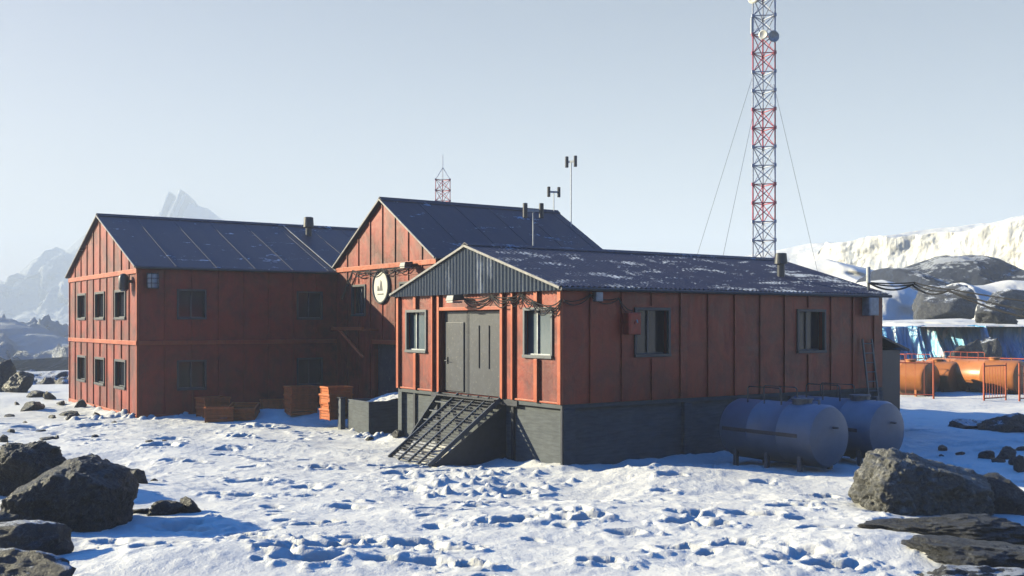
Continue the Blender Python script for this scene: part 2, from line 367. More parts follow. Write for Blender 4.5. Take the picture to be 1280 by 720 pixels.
for (px, py, w, d) in ((640, 656, .5, .24), (740, 650, .42, .22), (722, 655, .35, .2), (385, 657, .42, .2), (310, 680, .5, .26), (450, 684, .45, .24), (520, 684, .5, .24),
                       (432, 690, .3, .2), (590, 712, .45, .22), (390, 708, .5, .26), (860, 657, .5, .2), (885, 659, .4, .2), (945, 648, .5, .18), (985, 640, .45, .2), (1000, 632, .4, .2),
                       (1030, 622, .35, .18), (848, 690, .45, .22), (925, 684, .45, .16), (440, 635, .45, .14), (540, 641, .4, .14), (755, 706, .4, .22), (220, 665, .5, .22),
                       (660, 652, .35, .2), (600, 712, .4, .2), (1020, 668, .5, .14), (1040, 712, .5, .2), (460, 600, .4, .14), (350, 640, .3, .12), (840, 602, .35, .14), (950, 606, .35, .14),
                       (565, 692, .4, .22), (300, 672, .35, .2), (830, 614, .3, .14), (190, 700, .4, .2), (660, 565, .3, .1)):
    p = onz(px, py); pit(p.x, p.y, w, w * 0.5, d, rp.uniform(-.3, .3))
# clods kicked up around the stair foot and between the footprints
for k in range(430):
    if k < 80: p = onz(rp.gauss(585, 50), rp.uniform(590, 618)); s = rp.uniform(.05, .13)
    elif k < 130: p = onz(rp.gauss(480, 30), rp.uniform(533, 548)); s = rp.uniform(.06, .14)
    elif k < 180: p = onz(rp.gauss(150, 40), rp.uniform(510, 528)); s = rp.uniform(.08, .2)
    else:
        Y = rp.uniform(15, 42); p = Vector((rp.uniform(-.5, .5) * Y, Y, 0)); s = rp.uniform(.03, .075)
    i0, i1 = np.searchsorted(xs, [p.x - 2 * s - .1, p.x + 2 * s + .1]); j0, j1 = np.searchsorted(ys, [p.y - 2 * s - .1, p.y + 2 * s + .1])
    if i1 - i0 < 3 or j1 - j0 < 3: continue
    r = np.hypot((GX[j0:j1, i0:i1] - p.x) / rp.uniform(.8, 1.5), GY[j0:j1, i0:i1] - p.y) / s
    GZ[j0:j1, i0:i1] += s * 0.85 * np.clip(1 - r ** 2.5, 0, 1)
ground = grid_mesh('ground', GX, GY, GZ, M['snow']); tag(ground, kind='structure')
def gz(x, y):
    i = min(max(int(np.searchsorted(xs, x)), 0), len(xs) - 1); j = min(max(int(np.searchsorted(ys, y)), 0), len(ys) - 1); return float(GZ[j, i])

# ------------------------------------------------------------------ far land
def prof(pts, Y):
    pts = sorted(pts); X = [(p[0] - 640) / F * Y for p in pts]; Z = [EYE - (p[1] - HZ) / F * Y for p in pts]; return np.array(X), np.array(Z)
def ridge(name, pts, Y, front, back, mat, nx=240, ny=70, rough=1.0, seed=0, scale=10.0, base=-4.0, steep=1.0, ridged=False, fade=30):
    X0, Z0 = prof(pts, Y); x = np.linspace(X0[0], X0[-1], nx); split = front / (front + back); n1_ = int(ny * .65); t = np.concatenate([np.linspace(0, split, n1_), np.linspace(split, 1, ny - n1_ + 1)[1:]])
    XX, TT = np.meshgrid(x, t); crest = np.interp(XX, X0, Z0); f = np.where(TT < split, (TT / split) ** steep, 1 - ((TT - split) / (1 - split)) ** 1.6)
    ff = sstep(0, 1, f) if steep == 1.0 else f
    YY = Y - front + TT * (front + back) + 0.0
    nz = fbm(XX / scale, YY / scale, 6, seed, 0.5, ridged)
    env = np.clip(np.minimum((XX - X0[0]), (X0[-1] - XX)) / fade, 0, 1) ** 0.7
    ZZ = base + (crest - base) * ff * (0.15 + 0.85 * env) + (nz - (0.55 if ridged else 0.0)) * rough * ((4 * f * (1 - f)) ** 1.4 + 0.04) * env
    YY = YY + fbm(XX / scale, TT * 6, 4, seed + 9) * front * 0.25 * (1 - f ** 3)
    return tag(grid_mesh(name, XX, YY, ZZ, mat), kind='structure')
ridge('mountain', [(-420, 360), (-240, 330), (-120, 372), (-40, 372), (0, 374), (12, 360), (39, 341), (56, 322), (70, 307), (77, 311), (84, 314), (98, 298), (113, 284), (135, 280), (160, 282), (185, 270), (195, 266), (204, 261), (208, 253), (211, 238), (213, 239), (216, 251), (220, 250), (223, 237), (226, 234), (228, 243), (232, 240), (236, 252), (242, 257), (250, 258), (258, 260), (268, 268), (300, 285), (340, 300), (430, 340), (560, 380)],
      1500, 420, 350, M['peak'], 900, 170, 48, 31, 95, -8, 1.15, True, 60)
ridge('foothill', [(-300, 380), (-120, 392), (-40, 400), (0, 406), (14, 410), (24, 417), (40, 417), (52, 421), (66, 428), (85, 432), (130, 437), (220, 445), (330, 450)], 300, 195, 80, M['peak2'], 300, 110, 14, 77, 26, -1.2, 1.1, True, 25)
ridge('far_snow_hill', [(760, 360), (840, 338), (900, 327), (935, 319), (975, 312), (1010, 304), (1040, 303), (1090, 300), (1150, 298), (1250, 290)], 520, 150, 100, M['cliff'], 200, 70, 6, 5, 40, -6, 1.0, False, 30)
# ice cliff: a plateau with a broken vertical face
def cliff():
    px = np.linspace(1016, 1500, 520)
    Yc = lambda p: 330.0 / (1 + 1.33 * 0.0) * 0 + (97 * 1.33 + 330) / (1 + 1.33 * (p - 640) / F)      # the face runs towards the viewer on the right
    top = np.interp(px, [1016, 1026, 1030, 1045, 1070, 1100, 1140, 1180, 1220, 1262, 1300, 1420, 1500], [325, 308, 300, 294, 286, 279, 275, 268, 259, 248, 240, 222, 215])
    lip = np.interp(px, [1016, 1026, 1034, 1060, 1100, 1140, 1180, 1230, 1280, 1400, 1500], [326, 310, 304, 301, 297, 292, 290, 281, 272, 255, 250])
    Y0 = Yc(px); X0 = (px - 640) / F * Y0; tz = EYE - (top - HZ) / F * Y0; lz = EYE - (lip - HZ) / F * Y0
    t = np.linspace(0, 1, 180); XX, TT = np.meshgrid(X0, t); YB = np.meshgrid(Y0, t)[0]; TZ_ = np.meshgrid(tz, t)[0]; LZ = np.meshgrid(lz, t)[0]
    LZ = LZ + 1.2 * fbm(XX / 6, XX * 0 + 3, 4, 8)
    f = np.clip(TT / .6, 0, 1); up = sstep(0.6, 0.9, TT)
    ZZ = np.where(TT < .6, 0 + LZ * f, LZ + (np.maximum(TZ_, LZ) - LZ) * up) - 30 * sstep(.93, 1, TT)
    d = (fbm(XX / 8 + f * .5, f * 2.2, 6, 12, 0.5) * 3.6 + fbm(XX / 2.5, f * 1.2, 4, 31, .5) * 0.7) * (1 - sstep(.62, .75, TT)) - 7 * (1 - f) ** 1.5
    o = 45 * np.clip((TT - .6) / .4, 0, 1)
    YY = YB + (d + o) * 0.6; X2 = XX + (d + o) * 0.8
    ZZ += 0.6 * fbm(X2 / 6, YY / 6, 5, 6)
    return tag(grid_mesh('ice_cliff', X2, YY, ZZ, M['cliff']), kind='structure')
cliff()
ridge('snow_slope', [(900, 352), (960, 340), (1000, 330), (1030, 323), (1060, 331), (1090, 338), (1140, 340), (1200, 345), (1300, 350)], 200, 60, 30, M['snow'], 200, 80, 1.2, 14, 14, -2, 1.0, False, 8)
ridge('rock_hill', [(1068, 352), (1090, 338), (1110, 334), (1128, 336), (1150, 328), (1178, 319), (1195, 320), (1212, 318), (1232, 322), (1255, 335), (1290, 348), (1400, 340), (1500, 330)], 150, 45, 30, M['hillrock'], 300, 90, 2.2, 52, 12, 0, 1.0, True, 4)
ridge('snow_bank', [(1040, 372), (1080, 352), (1100, 350), (1125, 356), (1150, 366), (1175, 380), (1200, 394), (1230, 404)], 122, 14, 16, M['snow'], 160, 60, 0.7, 17, 7, 1, 1.0, False, 3)
ridge('snow_shelf', [(1150, 400), (1180, 378), (1195, 356), (1202, 353), (1215, 357), (1235, 356), (1262, 350), (1300, 352), (1420, 350)], 118, 16, 16, M['snow'], 200, 60, 0.8, 63, 6, 1, 1.0, False, 3)
ridge('snow_terrace', [(1060, 404), (1105, 401), (1150, 400), (1200, 398), (1240, 402), (1290, 399), (1400, 398)], 93, 17, 20, M['snow'], 200, 60, 0.3, 91, 5, 3.72, 1.0, False, 1)
ridge('dark_shore', [(-260, 464), (-60, 465), (0, 463), (35, 465), (60, 464), (88, 463), (140, 464), (260, 470)], 72, 8, 9, M['rocksnow'], 300, 60, 0.9, 3, 2.4, -0.35, 1.0, True, 6)

# frozen blue ice walls behind the orange tanks
def ice_wall(name, label, px0, px1, ytop, Y, seed, slant):
    x0 = (px0 - 640) / F * Y; x1 = (px1 - 640) / F * Y; zt = EYE - (ytop - HZ) / F * Y
    nx = int((x1 - x0) * 40); u = np.linspace(0, 1, nx); t = np.linspace(0, 1, 46); U, T = np.meshgrid(u, t)
    sl = np.interp(U, [0, 1], [-slant, slant]); Z = -0.6 + (zt + 0.6) * np.clip(T * 1.25, 0, 1)
    X = x0 + (x1 - x0) * U * 1.0 + sl * (1 - np.clip(T * 1.25, 0, 1)) * 0.7
    fl = fbm(X / 0.55 + T * 0.5, T * 0.9, 4, seed, 0.55); rid = np.abs(vnoise(X / 0.8, T * 0.6, seed + 5)) * 2
    Yv = Y - 1.5 * (1 - np.clip(T * 1.25, 0, 1)) ** 1.5 + (fl * 0.9 - 0.7 * rid) * (1.1 - T) * 1.5 + np.clip(T - 0.8, 0, 1) * 34 - (X - (x0 + x1) / 2) * 0.6
    ph = X / 1.25 + 1.1 * fbm(X / 3.1, T * .8, 3, seed + 2); fr = ph - np.floor(ph); Yv = Yv - 1.0 * np.where(fr < .2, fr / .2, 1 - (fr - .2) / .8) * (1.05 - T)
    Z = Z + 0.2 * fl * T - np.clip(T - .8, 0, 1) * 1.5
    o = grid_mesh(name, X, Yv, Z, M['ice']); return tag(o, label, 'ice wall', 'frozen blue ice walls')
ice_wall('frozen_ice_wall', 'wide wall of fluted blue ice with white streaks behind the orange tanks, nearest the hut', 1096, 1214, 408, 77, 4, 0.9)
ice_wall('frozen_ice_wall', 'blue ice wall at the right picture edge beyond the grey rocks', 1242, 1330, 409, 76, 15, 1.4)

# ------------------------------------------------------------------ rocks
def rock(name, loc, size, seed, mat, label, cat='rock', group=None, sub=5, planes=16, nz=0.07, rz=0.0, sink=0.25, cut=0.8):
    r = random.Random(seed); bm = bmesh.new(); bmesh.ops.create_icosphere(bm, subdivisions=sub, radius=1.0)
    P = []
    for i in range(planes):
        n = Vector((r.gauss(0, 1), r.gauss(0, 1), r.gauss(0, .8))).normalized(); P.append((n, r.uniform(cut - .22, cut + .12)))
    off = Vector((r.uniform(0, 50),) * 3)
    for v in bm.verts:
        d = v.co.normalized(); k = 1.25
        for n, hh in P:
            q = d.dot(n)
            if q > 0.05: k = min(k, hh / q)
        p = d * k
        f = mnoise.fractal(p * 1.8 + off, 1.0, 2.0, 5) * nz * 1.6 + mnoise.fractal(p * 7 + off, 0.9, 2.1, 4) * nz * 0.5
        f += (mnoise.ridged_multi_fractal(p * 2.6 + off, 0.9, 2.1, 5, 1.0, 2.0) - 1.0) * nz * 0.35
        p = p * (1 + f)
        v.co = Vector((p.x * size[0], p.y * size[1], p.z * size[2]))
    me = bpy.data.meshes.new(name); bm.to_mesh(me); bm.free(); me.materials.append(mat)
    me.polygons.foreach_set('use_smooth', [True] * len(me.polygons))
    o = bpy.data.objects.new(name, me); COL.objects.link(o)
    o.location = (loc[0], loc[1], loc[2] + size[2] * (1 - sink) * 0.85); o.rotation_euler = (0, 0, rz)
    return tag(o, label, cat, group)
def rock_px(px, py, wpx, hpx, seed, mat, label, deep=0.8, z=None, **k):
    p = onz(px, py, 0.0); p = Vector((p.x, p.y, 0)); Y = p.y; w = wpx / F * Y; h = hpx / F * Y
    p.y += w * deep * 0.4; p.z = gz(p.x, p.y) - 0.05
    return rock('boulder' if w > 1.2 else 'rock', p, (w / 2 / 0.92, w * deep / 2, h / 1.55), seed, mat, label, **k)
def outline_rock(pts, dep, seed, mat, label, z=-0.15, nz=0.06, dy=0.0):
    bx_ = sum(p[0] for p in pts) / len(pts); yb = max(p[1] for p in pts); g = onz(bx_, yb, 0.0); Y = g.y + dep * .6 + dy
    zb = gz(g.x, g.y); P = [at(a, b, Y) for a, b in pts]
    low = min(p.z for p in P); P = [Vector((p.x, p.y, max(p.z, 0) + zb)) for p in P]
    c = sum(P, Vector()) / len(P); c.z = zb + (max(p.z for p in P) - zb) * .38
    hull = []
    r = random.Random(seed)
    for p in P:
        hull.append(p - c)
        for s, k in ((-1, .80), (1, .72)):
            q = c.lerp(p, k * r.uniform(.85, 1.1)); q.y = Y + s * dep * r.uniform(.45, .62); q.z = zb + (p.z - zb) * r.uniform(.7, .97); hull.append(q - c)
            if p.z < zb + .25: hull.append(Vector((q.x, q.y, zb - .3)) - c)
    bm = bmesh.new()
    for h_ in hull: bm.verts.new(h_)
    res = bmesh.ops.convex_hull(bm, input=bm.verts); bm.normal_update()
    PL = []
    for f in bm.faces:
        n = f.normal.copy(); h_ = n.dot(f.verts[0].co)
        if h_ < 0: n = -n; h_ = -h_
        if n.length > .5: PL.append((n, max(h_, .05)))
    bm.free(); bm = bmesh.new(); bmesh.ops.create_icosphere(bm, subdivisions=7, radius=1.0); off = Vector((seed * 3.1, seed * 1.7, seed))
    N_ = np.array([tuple(n) for n, _ in PL]); H_ = np.array([h for _, h in PL]); D = np.array([tuple(v.co.normalized()) for v in bm.verts])
    q = D @ N_.T; rr_ = np.where(q > 0.03, H_[None, :] / np.maximum(q, .03), 9.0); rr_.sort(axis=1); k = rr_[:, 0] * .985 - .25 * np.maximum(0, .06 - (rr_[:, 1] - rr_[:, 0]))
    for v, d, kk in zip(bm.verts, D, k):
        p = Vector(d) * float(kk)
        f = mnoise.fractal(p * 1.5 + off, 1.0, 2.0, 5) * nz * 1.5 + (mnoise.ridged_multi_fractal(p * 2.3 + off, 0.9, 2.1, 6, 1.0, 2.0) - 1.2) * nz * 0.75 + mnoise.fractal(p * 6 + off, .8, 2.1, 5) * nz * .55
        v.co = p * (1 + f)
    me = bpy.data.meshes.new('boulder'); bm.to_mesh(me); bm.free(); me.materials.append(mat)
    me.polygons.foreach_set('use_smooth', [True] * len(me.polygons)); o = bpy.data.objects.new('boulder', me); COL.objects.link(o); o.location = c
    return tag(o, label, 'rock')
outline_rock([(5, 640), (25, 612), (52, 594), (86, 573), (120, 573), (157, 588), (168, 612), (163, 650), (125, 664), (55, 668), (15, 655)], 1.9, 4, M['rock'], 'large dark wet boulder in the left foreground, its left flank catching the sun')
outline_rock([(-40, 612), (-10, 572), (12, 556), (35, 562), (62, 555), (74, 562), (86, 582), (76, 618), (20, 624)], 1.4, 9, M['rock'], 'dark jagged boulder behind the big left foreground boulder', nz=.1)
outline_rock([(1061, 622), (1072, 598), (1087, 569), (1120, 564), (1136, 574), (1180, 582), (1222, 592), (1237, 606), (1236, 644), (1160, 648), (1090, 640)], 1.7, 14, M['rocklight'], 'pale rough grey boulder, sunlit on its pointed left side, in front of the grey tanks', nz=.085)
rock_px(10, 604, 60, 40, 18, M['rock'], 'low dark rock against the left picture edge between the two big boulders', 0.9)
rock_px(18, 704, 105, 40, 33, M['rocksnow'], 'low snow-dusted rock in the bottom left corner', 0.7, planes=10)
rock_px(-10, 745, 170, 50, 44, M['rocksnow'], 'flat dark rock cut by the bottom left picture edge', 0.6, planes=10)
rock_px(-12, 676, 50, 34, 45, M['rock'], 'small dark rock squeezed between the big boulder and the left edge', 0.9)
rock_px(1272, 642, 80, 44, 73, M['rock'], 'dark wet boulder cut by the right picture edge', 0.8, planes=12)
rock_px(1198, 682, 190, 32, 81, M['slab'], 'long flat dark slab in the snow below the pale grey boulder', 0.5, planes=9, sink=.6, sub=6, nz=.12)
rock_px(1250, 714, 180, 38, 82, M['slab'], 'flat dark slab along the right edge below the boulders', 0.6, planes=9, sink=.6, sub=6, nz=.12)
rock_px(1215, 735, 150, 30, 83, M['rocksnow'], 'low slab with snow in its hollows in the bottom right corner', 0.5, planes=9, sink=.6, nz=.12)
rock_px(1262, 540, 62, 24, 90, M['rocksnow'], 'low snow-patched rock on the shaded snow near the right edge', 0.9, planes=9, sink=.5)
rock_px(1212, 536, 44, 12, 91, M['rocksnow'], 'thin flat rock in the shaded snow left of the snow-patched rock', 0.8, planes=9, sink=.6)
rock_px(18, 491, 36, 24, 95, M['rock'], 'dark boulder pile on the shore at the far left edge', 0.9)
rock_px(-8, 489, 46, 38, 96, M['rock'], 'tall dark boulder half cut off at the far left edge', 0.9)
for i, (px, py, w, h, lb) in enumerate([
    (202, 642, 44, 17, 'angular dark stone right of the big left boulder'), (234, 640, 24, 20, 'small pale-topped stone beside the angular dark stone'), (176, 640, 22, 9, 'flat sliver of stone touching the big left boulder'),
    (170, 606, 24, 22, 'dark stone half buried just right of the big left boulder'), (140, 592, 40, 14, 'low stone behind the crest of the big left boulder'), (160, 598, 24, 12, 'small stone peeping out behind the big left boulder'),
    (36, 514, 26, 15, 'dark stone on the far left snow field'), (40, 498, 22, 8, 'flat dark stone on the snow furthest left by the shore'), (60, 500, 12, 10, 'small dark stone by the shore left of the red building'),
    (58, 549, 24, 8, 'flat stone lying behind the left boulders'), (100, 512, 14, 9, 'dark stone at the foot of the red building front'), (84, 518, 26, 7, 'low stone strip in front of the red building front'),
    (2, 552, 14, 10, 'stone at the left edge above the dark boulders'), (507, 549, 13, 11, 'dark stone in the churned snow at the stair foot'), (496, 551, 16, 9, 'dark stone just left of the stair foot'), (523, 553, 22, 5, 'flat dark stone under the lower stair edge'),
    (461, 549, 9, 6, 'small dark stone below the concrete trough'), (1180, 562, 15, 8, 'stone in the shaded snow beyond the pale grey boulder'), (1202, 567, 10, 6, 'small stone beyond the pale grey boulder'), (1178, 568, 9, 5, 'pebble-sized stone nearest the grey tanks in the shade'),
    (1238, 574, 22, 10, 'low dark stone in the cluster by the right edge'), (1261, 576, 19, 18, 'tallest dark stone of the cluster by the right edge'), (1256, 566, 14, 8, 'rounded stone at the back of the right edge cluster'), (1270, 585, 16, 9, 'stone at the front of the right edge cluster'),
    (1252, 583, 18, 6, 'flat stone at the front left of the right edge cluster'), (1278, 567, 12, 8, 'stone of the right cluster cut by the picture edge'), (1194, 604, 20, 16, 'dark stone perched behind the pale grey boulder'), (1277, 590, 16, 18, 'upright stone at the right picture edge above the wet boulder'),
    (1147, 576, 12, 6, 'little stone in the snow just right of the second grey tank')]):
    rock_px(px, py, w, h, 200 + i, M['rock'], lb, 0.8, sub=4, planes=11, sink=.35, group='loose stones on the snow')
scat = [(8, 520), (20, 505), (52, 512), (64, 521), (74, 506), (88, 526), (118, 520), (30, 530), (48, 538), (12, 540), (70, 545), (96, 552), (118, 545), (142, 531), (132, 575), (186, 560), (190, 600), (160, 620), (205, 560), (22, 561)]
for i, (px, py) in enumerate(scat):
    rock_px(px, py, rp.uniform(6, 13), rp.uniform(3.5, 7), 500 + i, M['rock'], 'one of the tiny dark stones strewn over the snow at the left', 0.9, sub=3, planes=9, sink=.35, group='tiny stones strewn at the left')
def rk_at(px, py, Y, w, h, seed, mat, lb, **k):
    p = at(px, py, Y); return rock('boulder', p, (w / 2, w / 2 * .8, h / 1.5), seed, mat, lb, **k)
rk_at(1172, 403, 100, 6.2, 3.6, 301, M['rocksnow'], 'rounded rock standing on the snow terrace above the blue ice wall')
rk_at(1229, 482, 72, 2.7, 3.6, 411, M['rocksnow'], 'craggy rock between the two blue ice walls', nz=.06, planes=24)
rk_at(1245, 412, 84, 3.6, 2.6, 303, M['rocksnow'], 'snow-flecked rock above the gap between the ice walls', nz=.12)
rk_at(1211, 482, 69.5, 2.6, 2.9, 304, M['rock'], 'dark rock at the right foot of the wider ice wall')
rk_at(1268, 400, 105, 5.5, 2.4, 305, M['rocksnow'], 'broad bluish rock under the snow shelf at the right edge')

# ------------------------------------------------------------------ building kit (local x = into the picture along the ridge, y = across the gable)
def face_map(kind):
    return (lambda u, z, d: (d, u, z)) if kind == 'x' else (lambda u, z, d: (u, d, z))
def wall_face(kind, u0, u1, z0, z1, holes, name, mat, parent, battens=(), gable=None, rows=(), deep=0.18, bw=0.07, off=0.0):
    mp = face_map(kind); mb = MB(); us = sorted({u0, u1} | {h[0] for h in holes} | {h[1] for h in holes}); zs = sorted({z0, z1} | {h[2] for h in holes} | {h[3] for h in holes})
    for a, b in zip(us, us[1:]):
        for c, d in zip(zs, zs[1:]):
            um, zm = (a + b) / 2, (c + d) / 2
            if any(h[0] < um < h[1] and h[2] < zm < h[3] for h in holes): continue
            mb.add([mp(a, c, off), mp(b, c, off), mp(b, d, off), mp(a, d, off)], [(0, 1, 2, 3)])
    for h in holes:
        a, b, c, d = h
        for (p, q, r_, s_) in ((a, c, a, d), (b, c, b, d), (a, c, b, c), (a, d, b, d)):
            mb.add([mp(p, q, off), mp(r_, s_, off), mp(r_, s_, off + deep), mp(p, q, off + deep)], [(0, 1, 2, 3)])
    if gable:
        mb.add([mp(u0, z1, off), mp(u1, z1, off), mp((u0 + u1) / 2, gable, off)], [(0, 1, 2)])
    def bx(a, b, c, d, o0, o1):
        p = mp(a, c, o0); q = mp(b, d, o1); mb.box(p[0], q[0], p[1], q[1], p[2], q[2])
    for u in battens:
        segs = [(z0, z1)]
        if gable:
            zt = z1 + (gable - z1) * (1 - abs(u - (u0 + u1) / 2) / ((u1 - u0) / 2)); segs = [(z0, zt - 0.06)]
        for h in holes:
            if h[0] - bw < u < h[1] + bw:
                segs = [s for g in segs for s in ((g[0], min(g[1], h[2] - .06)), (max(g[0], h[3] + .06), g[1])) if s[1] - s[0] > 0.05]
        for a, b in segs: bx(u - bw / 2, u + bw / 2, a, b, off - 0.045, off + 0.02)
    for z in rows: bx(u0 + 0.01, u1 - .01, z - 0.018, z + 0.018, off - 0.022, off + 0.02)
    return mb.build(name, mat, parent, fix=False)
def window(kind, u0, u1, z0, z1, parent, glass, fw=0.075, out=0.05, mull=(0.5,), deep=0.14, frame=None, off=0.0, sill=True):
    mp = face_map(kind); mb = MB()
    def bx(m, a, b, c, d, o0, o1):
        p = mp(a, c, o0 + off); q = mp(b, d, o1 + off); m.box(p[0], q[0], p[1], q[1], p[2], q[2])
    e = 0.012
    bx(mb, u0 - e, u1 + e, z1 - fw, z1 + e, -out, .05); bx(mb, u0 - e, u1 + e, z0 - e, z0 + fw, -out - (0.03 if sill else 0), .05)
    bx(mb, u0 - e, u0 + fw, z0 + fw, z1 - fw, -out, .05); bx(mb, u1 - fw, u1 + e, z0 + fw, z1 - fw, -out, .05)
    w = mb.build('window', frame or M['grey'], parent, bevel=0.006)
    g = MB(); bx(g, u0, u1, z0, z1, deep, deep + .02); g.build('pane', glass, w)
    m = MB()
    for k in mull:
        c = u0 + (u1 - u0) * k; bx(m, c - .022, c + .022, z0 + fw, z1 - fw, deep - .05, deep - .002)
    bx(m, u0 + fw, u1 - fw, z0 + fw, z0 + fw + .035, deep - .06, deep - .002)
    m.build('mullion', M['grey'] if frame else M['light'], w); return w
def gable_roof(Wd, L, ze, zr, parent, mat, over=0.22, front=0.2, back=0.2, th=0.09, rib=None, corr=None, edge=True):
    # closed shell: top surface along slope, underside, edges
    k = (zr - ze) / (Wd / 2); y0 = -over; y1 = Wd + over; zE = ze - k * over; mid = Wd / 2
    mb = MB()
    if corr:
        n = int((L + front + back) / corr * 6); vs = []; fs = []
        for i in range(n + 1):
            x = -front + (L + front + back) * i / n; c = 0.022 * math.cos(2 * math.pi * x / corr)
            vs += [(x, y0, zE + th + c), (x, mid, zr + th + c), (x, y1, zE + th + c)]
        for i in range(n):
            b = i * 3; fs += [(b, b + 3, b + 4, b + 1), (b + 1, b + 4, b + 5, b + 2)]
        mb.add(vs, fs)
        mb.prism([(y0, zE), (mid, zr), (y1, zE), (y1, zE + th - .03), (mid, zr + th - .03), (y0, zE + th - .03)], -front + .01, L + back - .01)
    else:
        mb.prism([(y0, zE), (mid, zr), (y1, zE), (y1, zE + th), (mid, zr + th), (y0, zE + th)], -front, L + back)
        x = -front + (rib or 1.7)
        while rib and x < L + back - 0.3:
            for ya, yb in ((y0 + .01, mid - 0.02), (y1 - .01, mid + .02)):
                za = zE + k * .01 + th; zb = zr - k * .02 + th
                mb.bar((x, ya, za - .002), (x, yb, zb - .002), 0.09, 0.03)
            x += rib
    mb.prism([(mid - .2, zr - .2 * k + th + .015), (mid, zr + th + .04), (mid + .2, zr - .2 * k + th + .015), (mid + .2, zr - .2 * k + th + .04), (mid, zr + th + .075), (mid - .2, zr - .2 * k + th + .04)], -front - .01, L + back + .01)
    o = mb.build('roof', mat, parent, fix=False)
    if edge:
        e = MB()
        for ya in (y0, y1):
            e.bar((-front - .02, ya, zE + th * .6), (-front - .02, mid, zr + th * .6), 0.03, th * .75)
        e.build('rake_trim', M['edge'], o)
    g = MB(); g.tube([(-front, y0 - .05, zE + .02), (L + back, y0 - .05, zE + .02)], 0.05, 8); g.build('gutter', M['dark'], o)
    return o
def chimney(p, parent, h=0.7, r=0.11):
    mb = MB(); mb.lathe([(r * 1.25, -.25), (r * 1.25, 0.0), (r, .02), (r, h * .55), (r * 1.75, h * .56), (r * 1.5, h * .98), (r * 1.1, h)], p, (0, 0, 1), 20)
    return mb.build('chimney', M['dark'], parent, True)

# ------------------------------------------------------------------ the low hut
hut = empty('metal_hut', 'low orange-red metal hut on a grey concrete base with a corrugated grey gable', 'hut', HUT, ANG)
ZF, ZE, ZR = 1.78, 4.92, 6.28
hw = [(0.45, 1.82, 3.02, 4.42), (7.3, 8.67, 3.02, 4.42)]; dh = (2.95, 6.37, ZF, 4.38)
wall_face('x', 0, HW, ZF, ZE, hw + [dh], 'wall', M['orange'], hut, battens=[], deep=0.3)
sw = [(2.55, 3.91, 3.03, 4.43), (9.47, 10.86, 3.03, 4.43)]
wall_face('y', 0, HL, ZF, ZE, sw, 'wall', M['orange'], hut, battens=[0.95 + 1.135 * i for i in range(12)], deep=0.3, bw=.08)
mb = MB(); mb.add([(0, HW, ZF), (HL, HW, ZF), (HL, HW, ZE), (0, HW, ZE)], [(0, 1, 2, 3)]); mb.build('wall', M['orange'], hut, fix=False)
mb = MB(); mb.add([(HL, 0, ZF), (HL, HW, ZF), (HL, HW, ZE), (HL, HW / 2, ZR), (HL, 0, ZE)], [(0, 1, 2, 3, 4)]); mb.build('wall', M['orange'], hut, fix=False)
mb = MB(); mb.box(.3, HL - .1, .3, HW - .1, ZF - .1, ZF); mb.build('floor_slab', M['concrete'], hut)
t = MB()                                                               # bright vertical posts and head rail of the front
for y, w in ((0.075, .15), (1.16, .17), (2.32, .09), (2.86, .13), (6.46, .13), (6.85, .09), (7.98, .17), (9.16, .15)):
    z0, z1 = ZF + .0, ZE - .01
    if y in (1.16, 7.98):
        t.box(-.10, .01, y - w / 2, y + w / 2, z0, 2.99); t.box(-.10, .01, y - w / 2, y + w / 2, 4.46, z1)
    else: t.box(-.10, .01, y - w / 2, y + w / 2, z0, z1)
t.box(-.09, .012, 2.93, 6.39, 4.385, 4.49); t.box(-.05, .012, 0.16, 2.27, ZF, ZF + .05); t.box(-.05, .012, 6.9, 9.08, ZF, ZF + .05)
t.build('trim', M['trim'], hut, bevel=.008)
for h_ in hw: window('x', *h_, hut, M['glass'], mull=(0.62,), deep=.13)
for h_ in sw: window('y', *h_, hut, M['dglass'], mull=(0.5,), deep=.24, frame=M['frame'])
# corrugated gable sheet
g = MB(); n = 52 * 6; vs = []; fs = []
for i in range(n + 1):
    y = -.12 + (HW + .24) * i / n; zt = ZR + .03 - abs(y - HW / 2) * (ZR - ZE) / (HW / 2); c = -0.17 + 0.032 * math.cos(2 * math.pi * i / 6)
    vs += [(c, y, min(ZE - .04, zt)), (c, y, zt)]
for i in range(n): fs.append((2 * i, 2 * i + 2, 2 * i + 3, 2 * i + 1))
g.add(vs, fs); g.build('corrugated_gable', M['gable'], hut, fix=False)
rf = gable_roof(HW, HL, ZE + .02, ZR + .02, hut, M['roofsnow'], over=.16, front=.24, back=.2, corr=0.19)
chimney(rf.location + Vector((10.9, 1.9, 5.55)), rf, 0.85, .13)
# doors
d = MB(); d.box(.10, .16, 5.02, 6.34, ZF + .02, 4.36); dl = d.build('door', M['door'], hut, bevel=.01)
d = MB(); d.box(.06, .11, 5.16, 6.26, ZF + .06, 4.02); wk = d.build('wicket_door', M['door'], dl, bevel=.015)
d = MB(); d.box(.03, .06, 6.08, 6.15, 2.70, 2.92); d.tube([(.03, 6.12, 2.8), (-.04, 6.12, 2.8), (-.04, 5.98, 2.8)], .014); d.build('handle', M['dark'], dl)
d = MB(); d.box(.10, .15, 2.98, 4.98, ZF + .02, 4.36); d.box(.085, .12, 2.98, 4.98, 4.28, 4.36); d.box(.085, .12, 4.9, 4.98, ZF + .02, 4.28)
dr = d.build('door', M['door'], hut, bevel=.01)
for y in (4.33, 3.78):
    d = MB(); d.box(.07, .11, y - .025, y + .025, 2.62, 3.92); d.build('pull_bar', M['dark'], dr)
for z in (2.15, 3.05, 3.95):
    d = MB(); d.tube([(.07, 2.99, z - .08), (.07, 2.99, z + .08)], .03); d.build('hinge', M['dark'], dr)
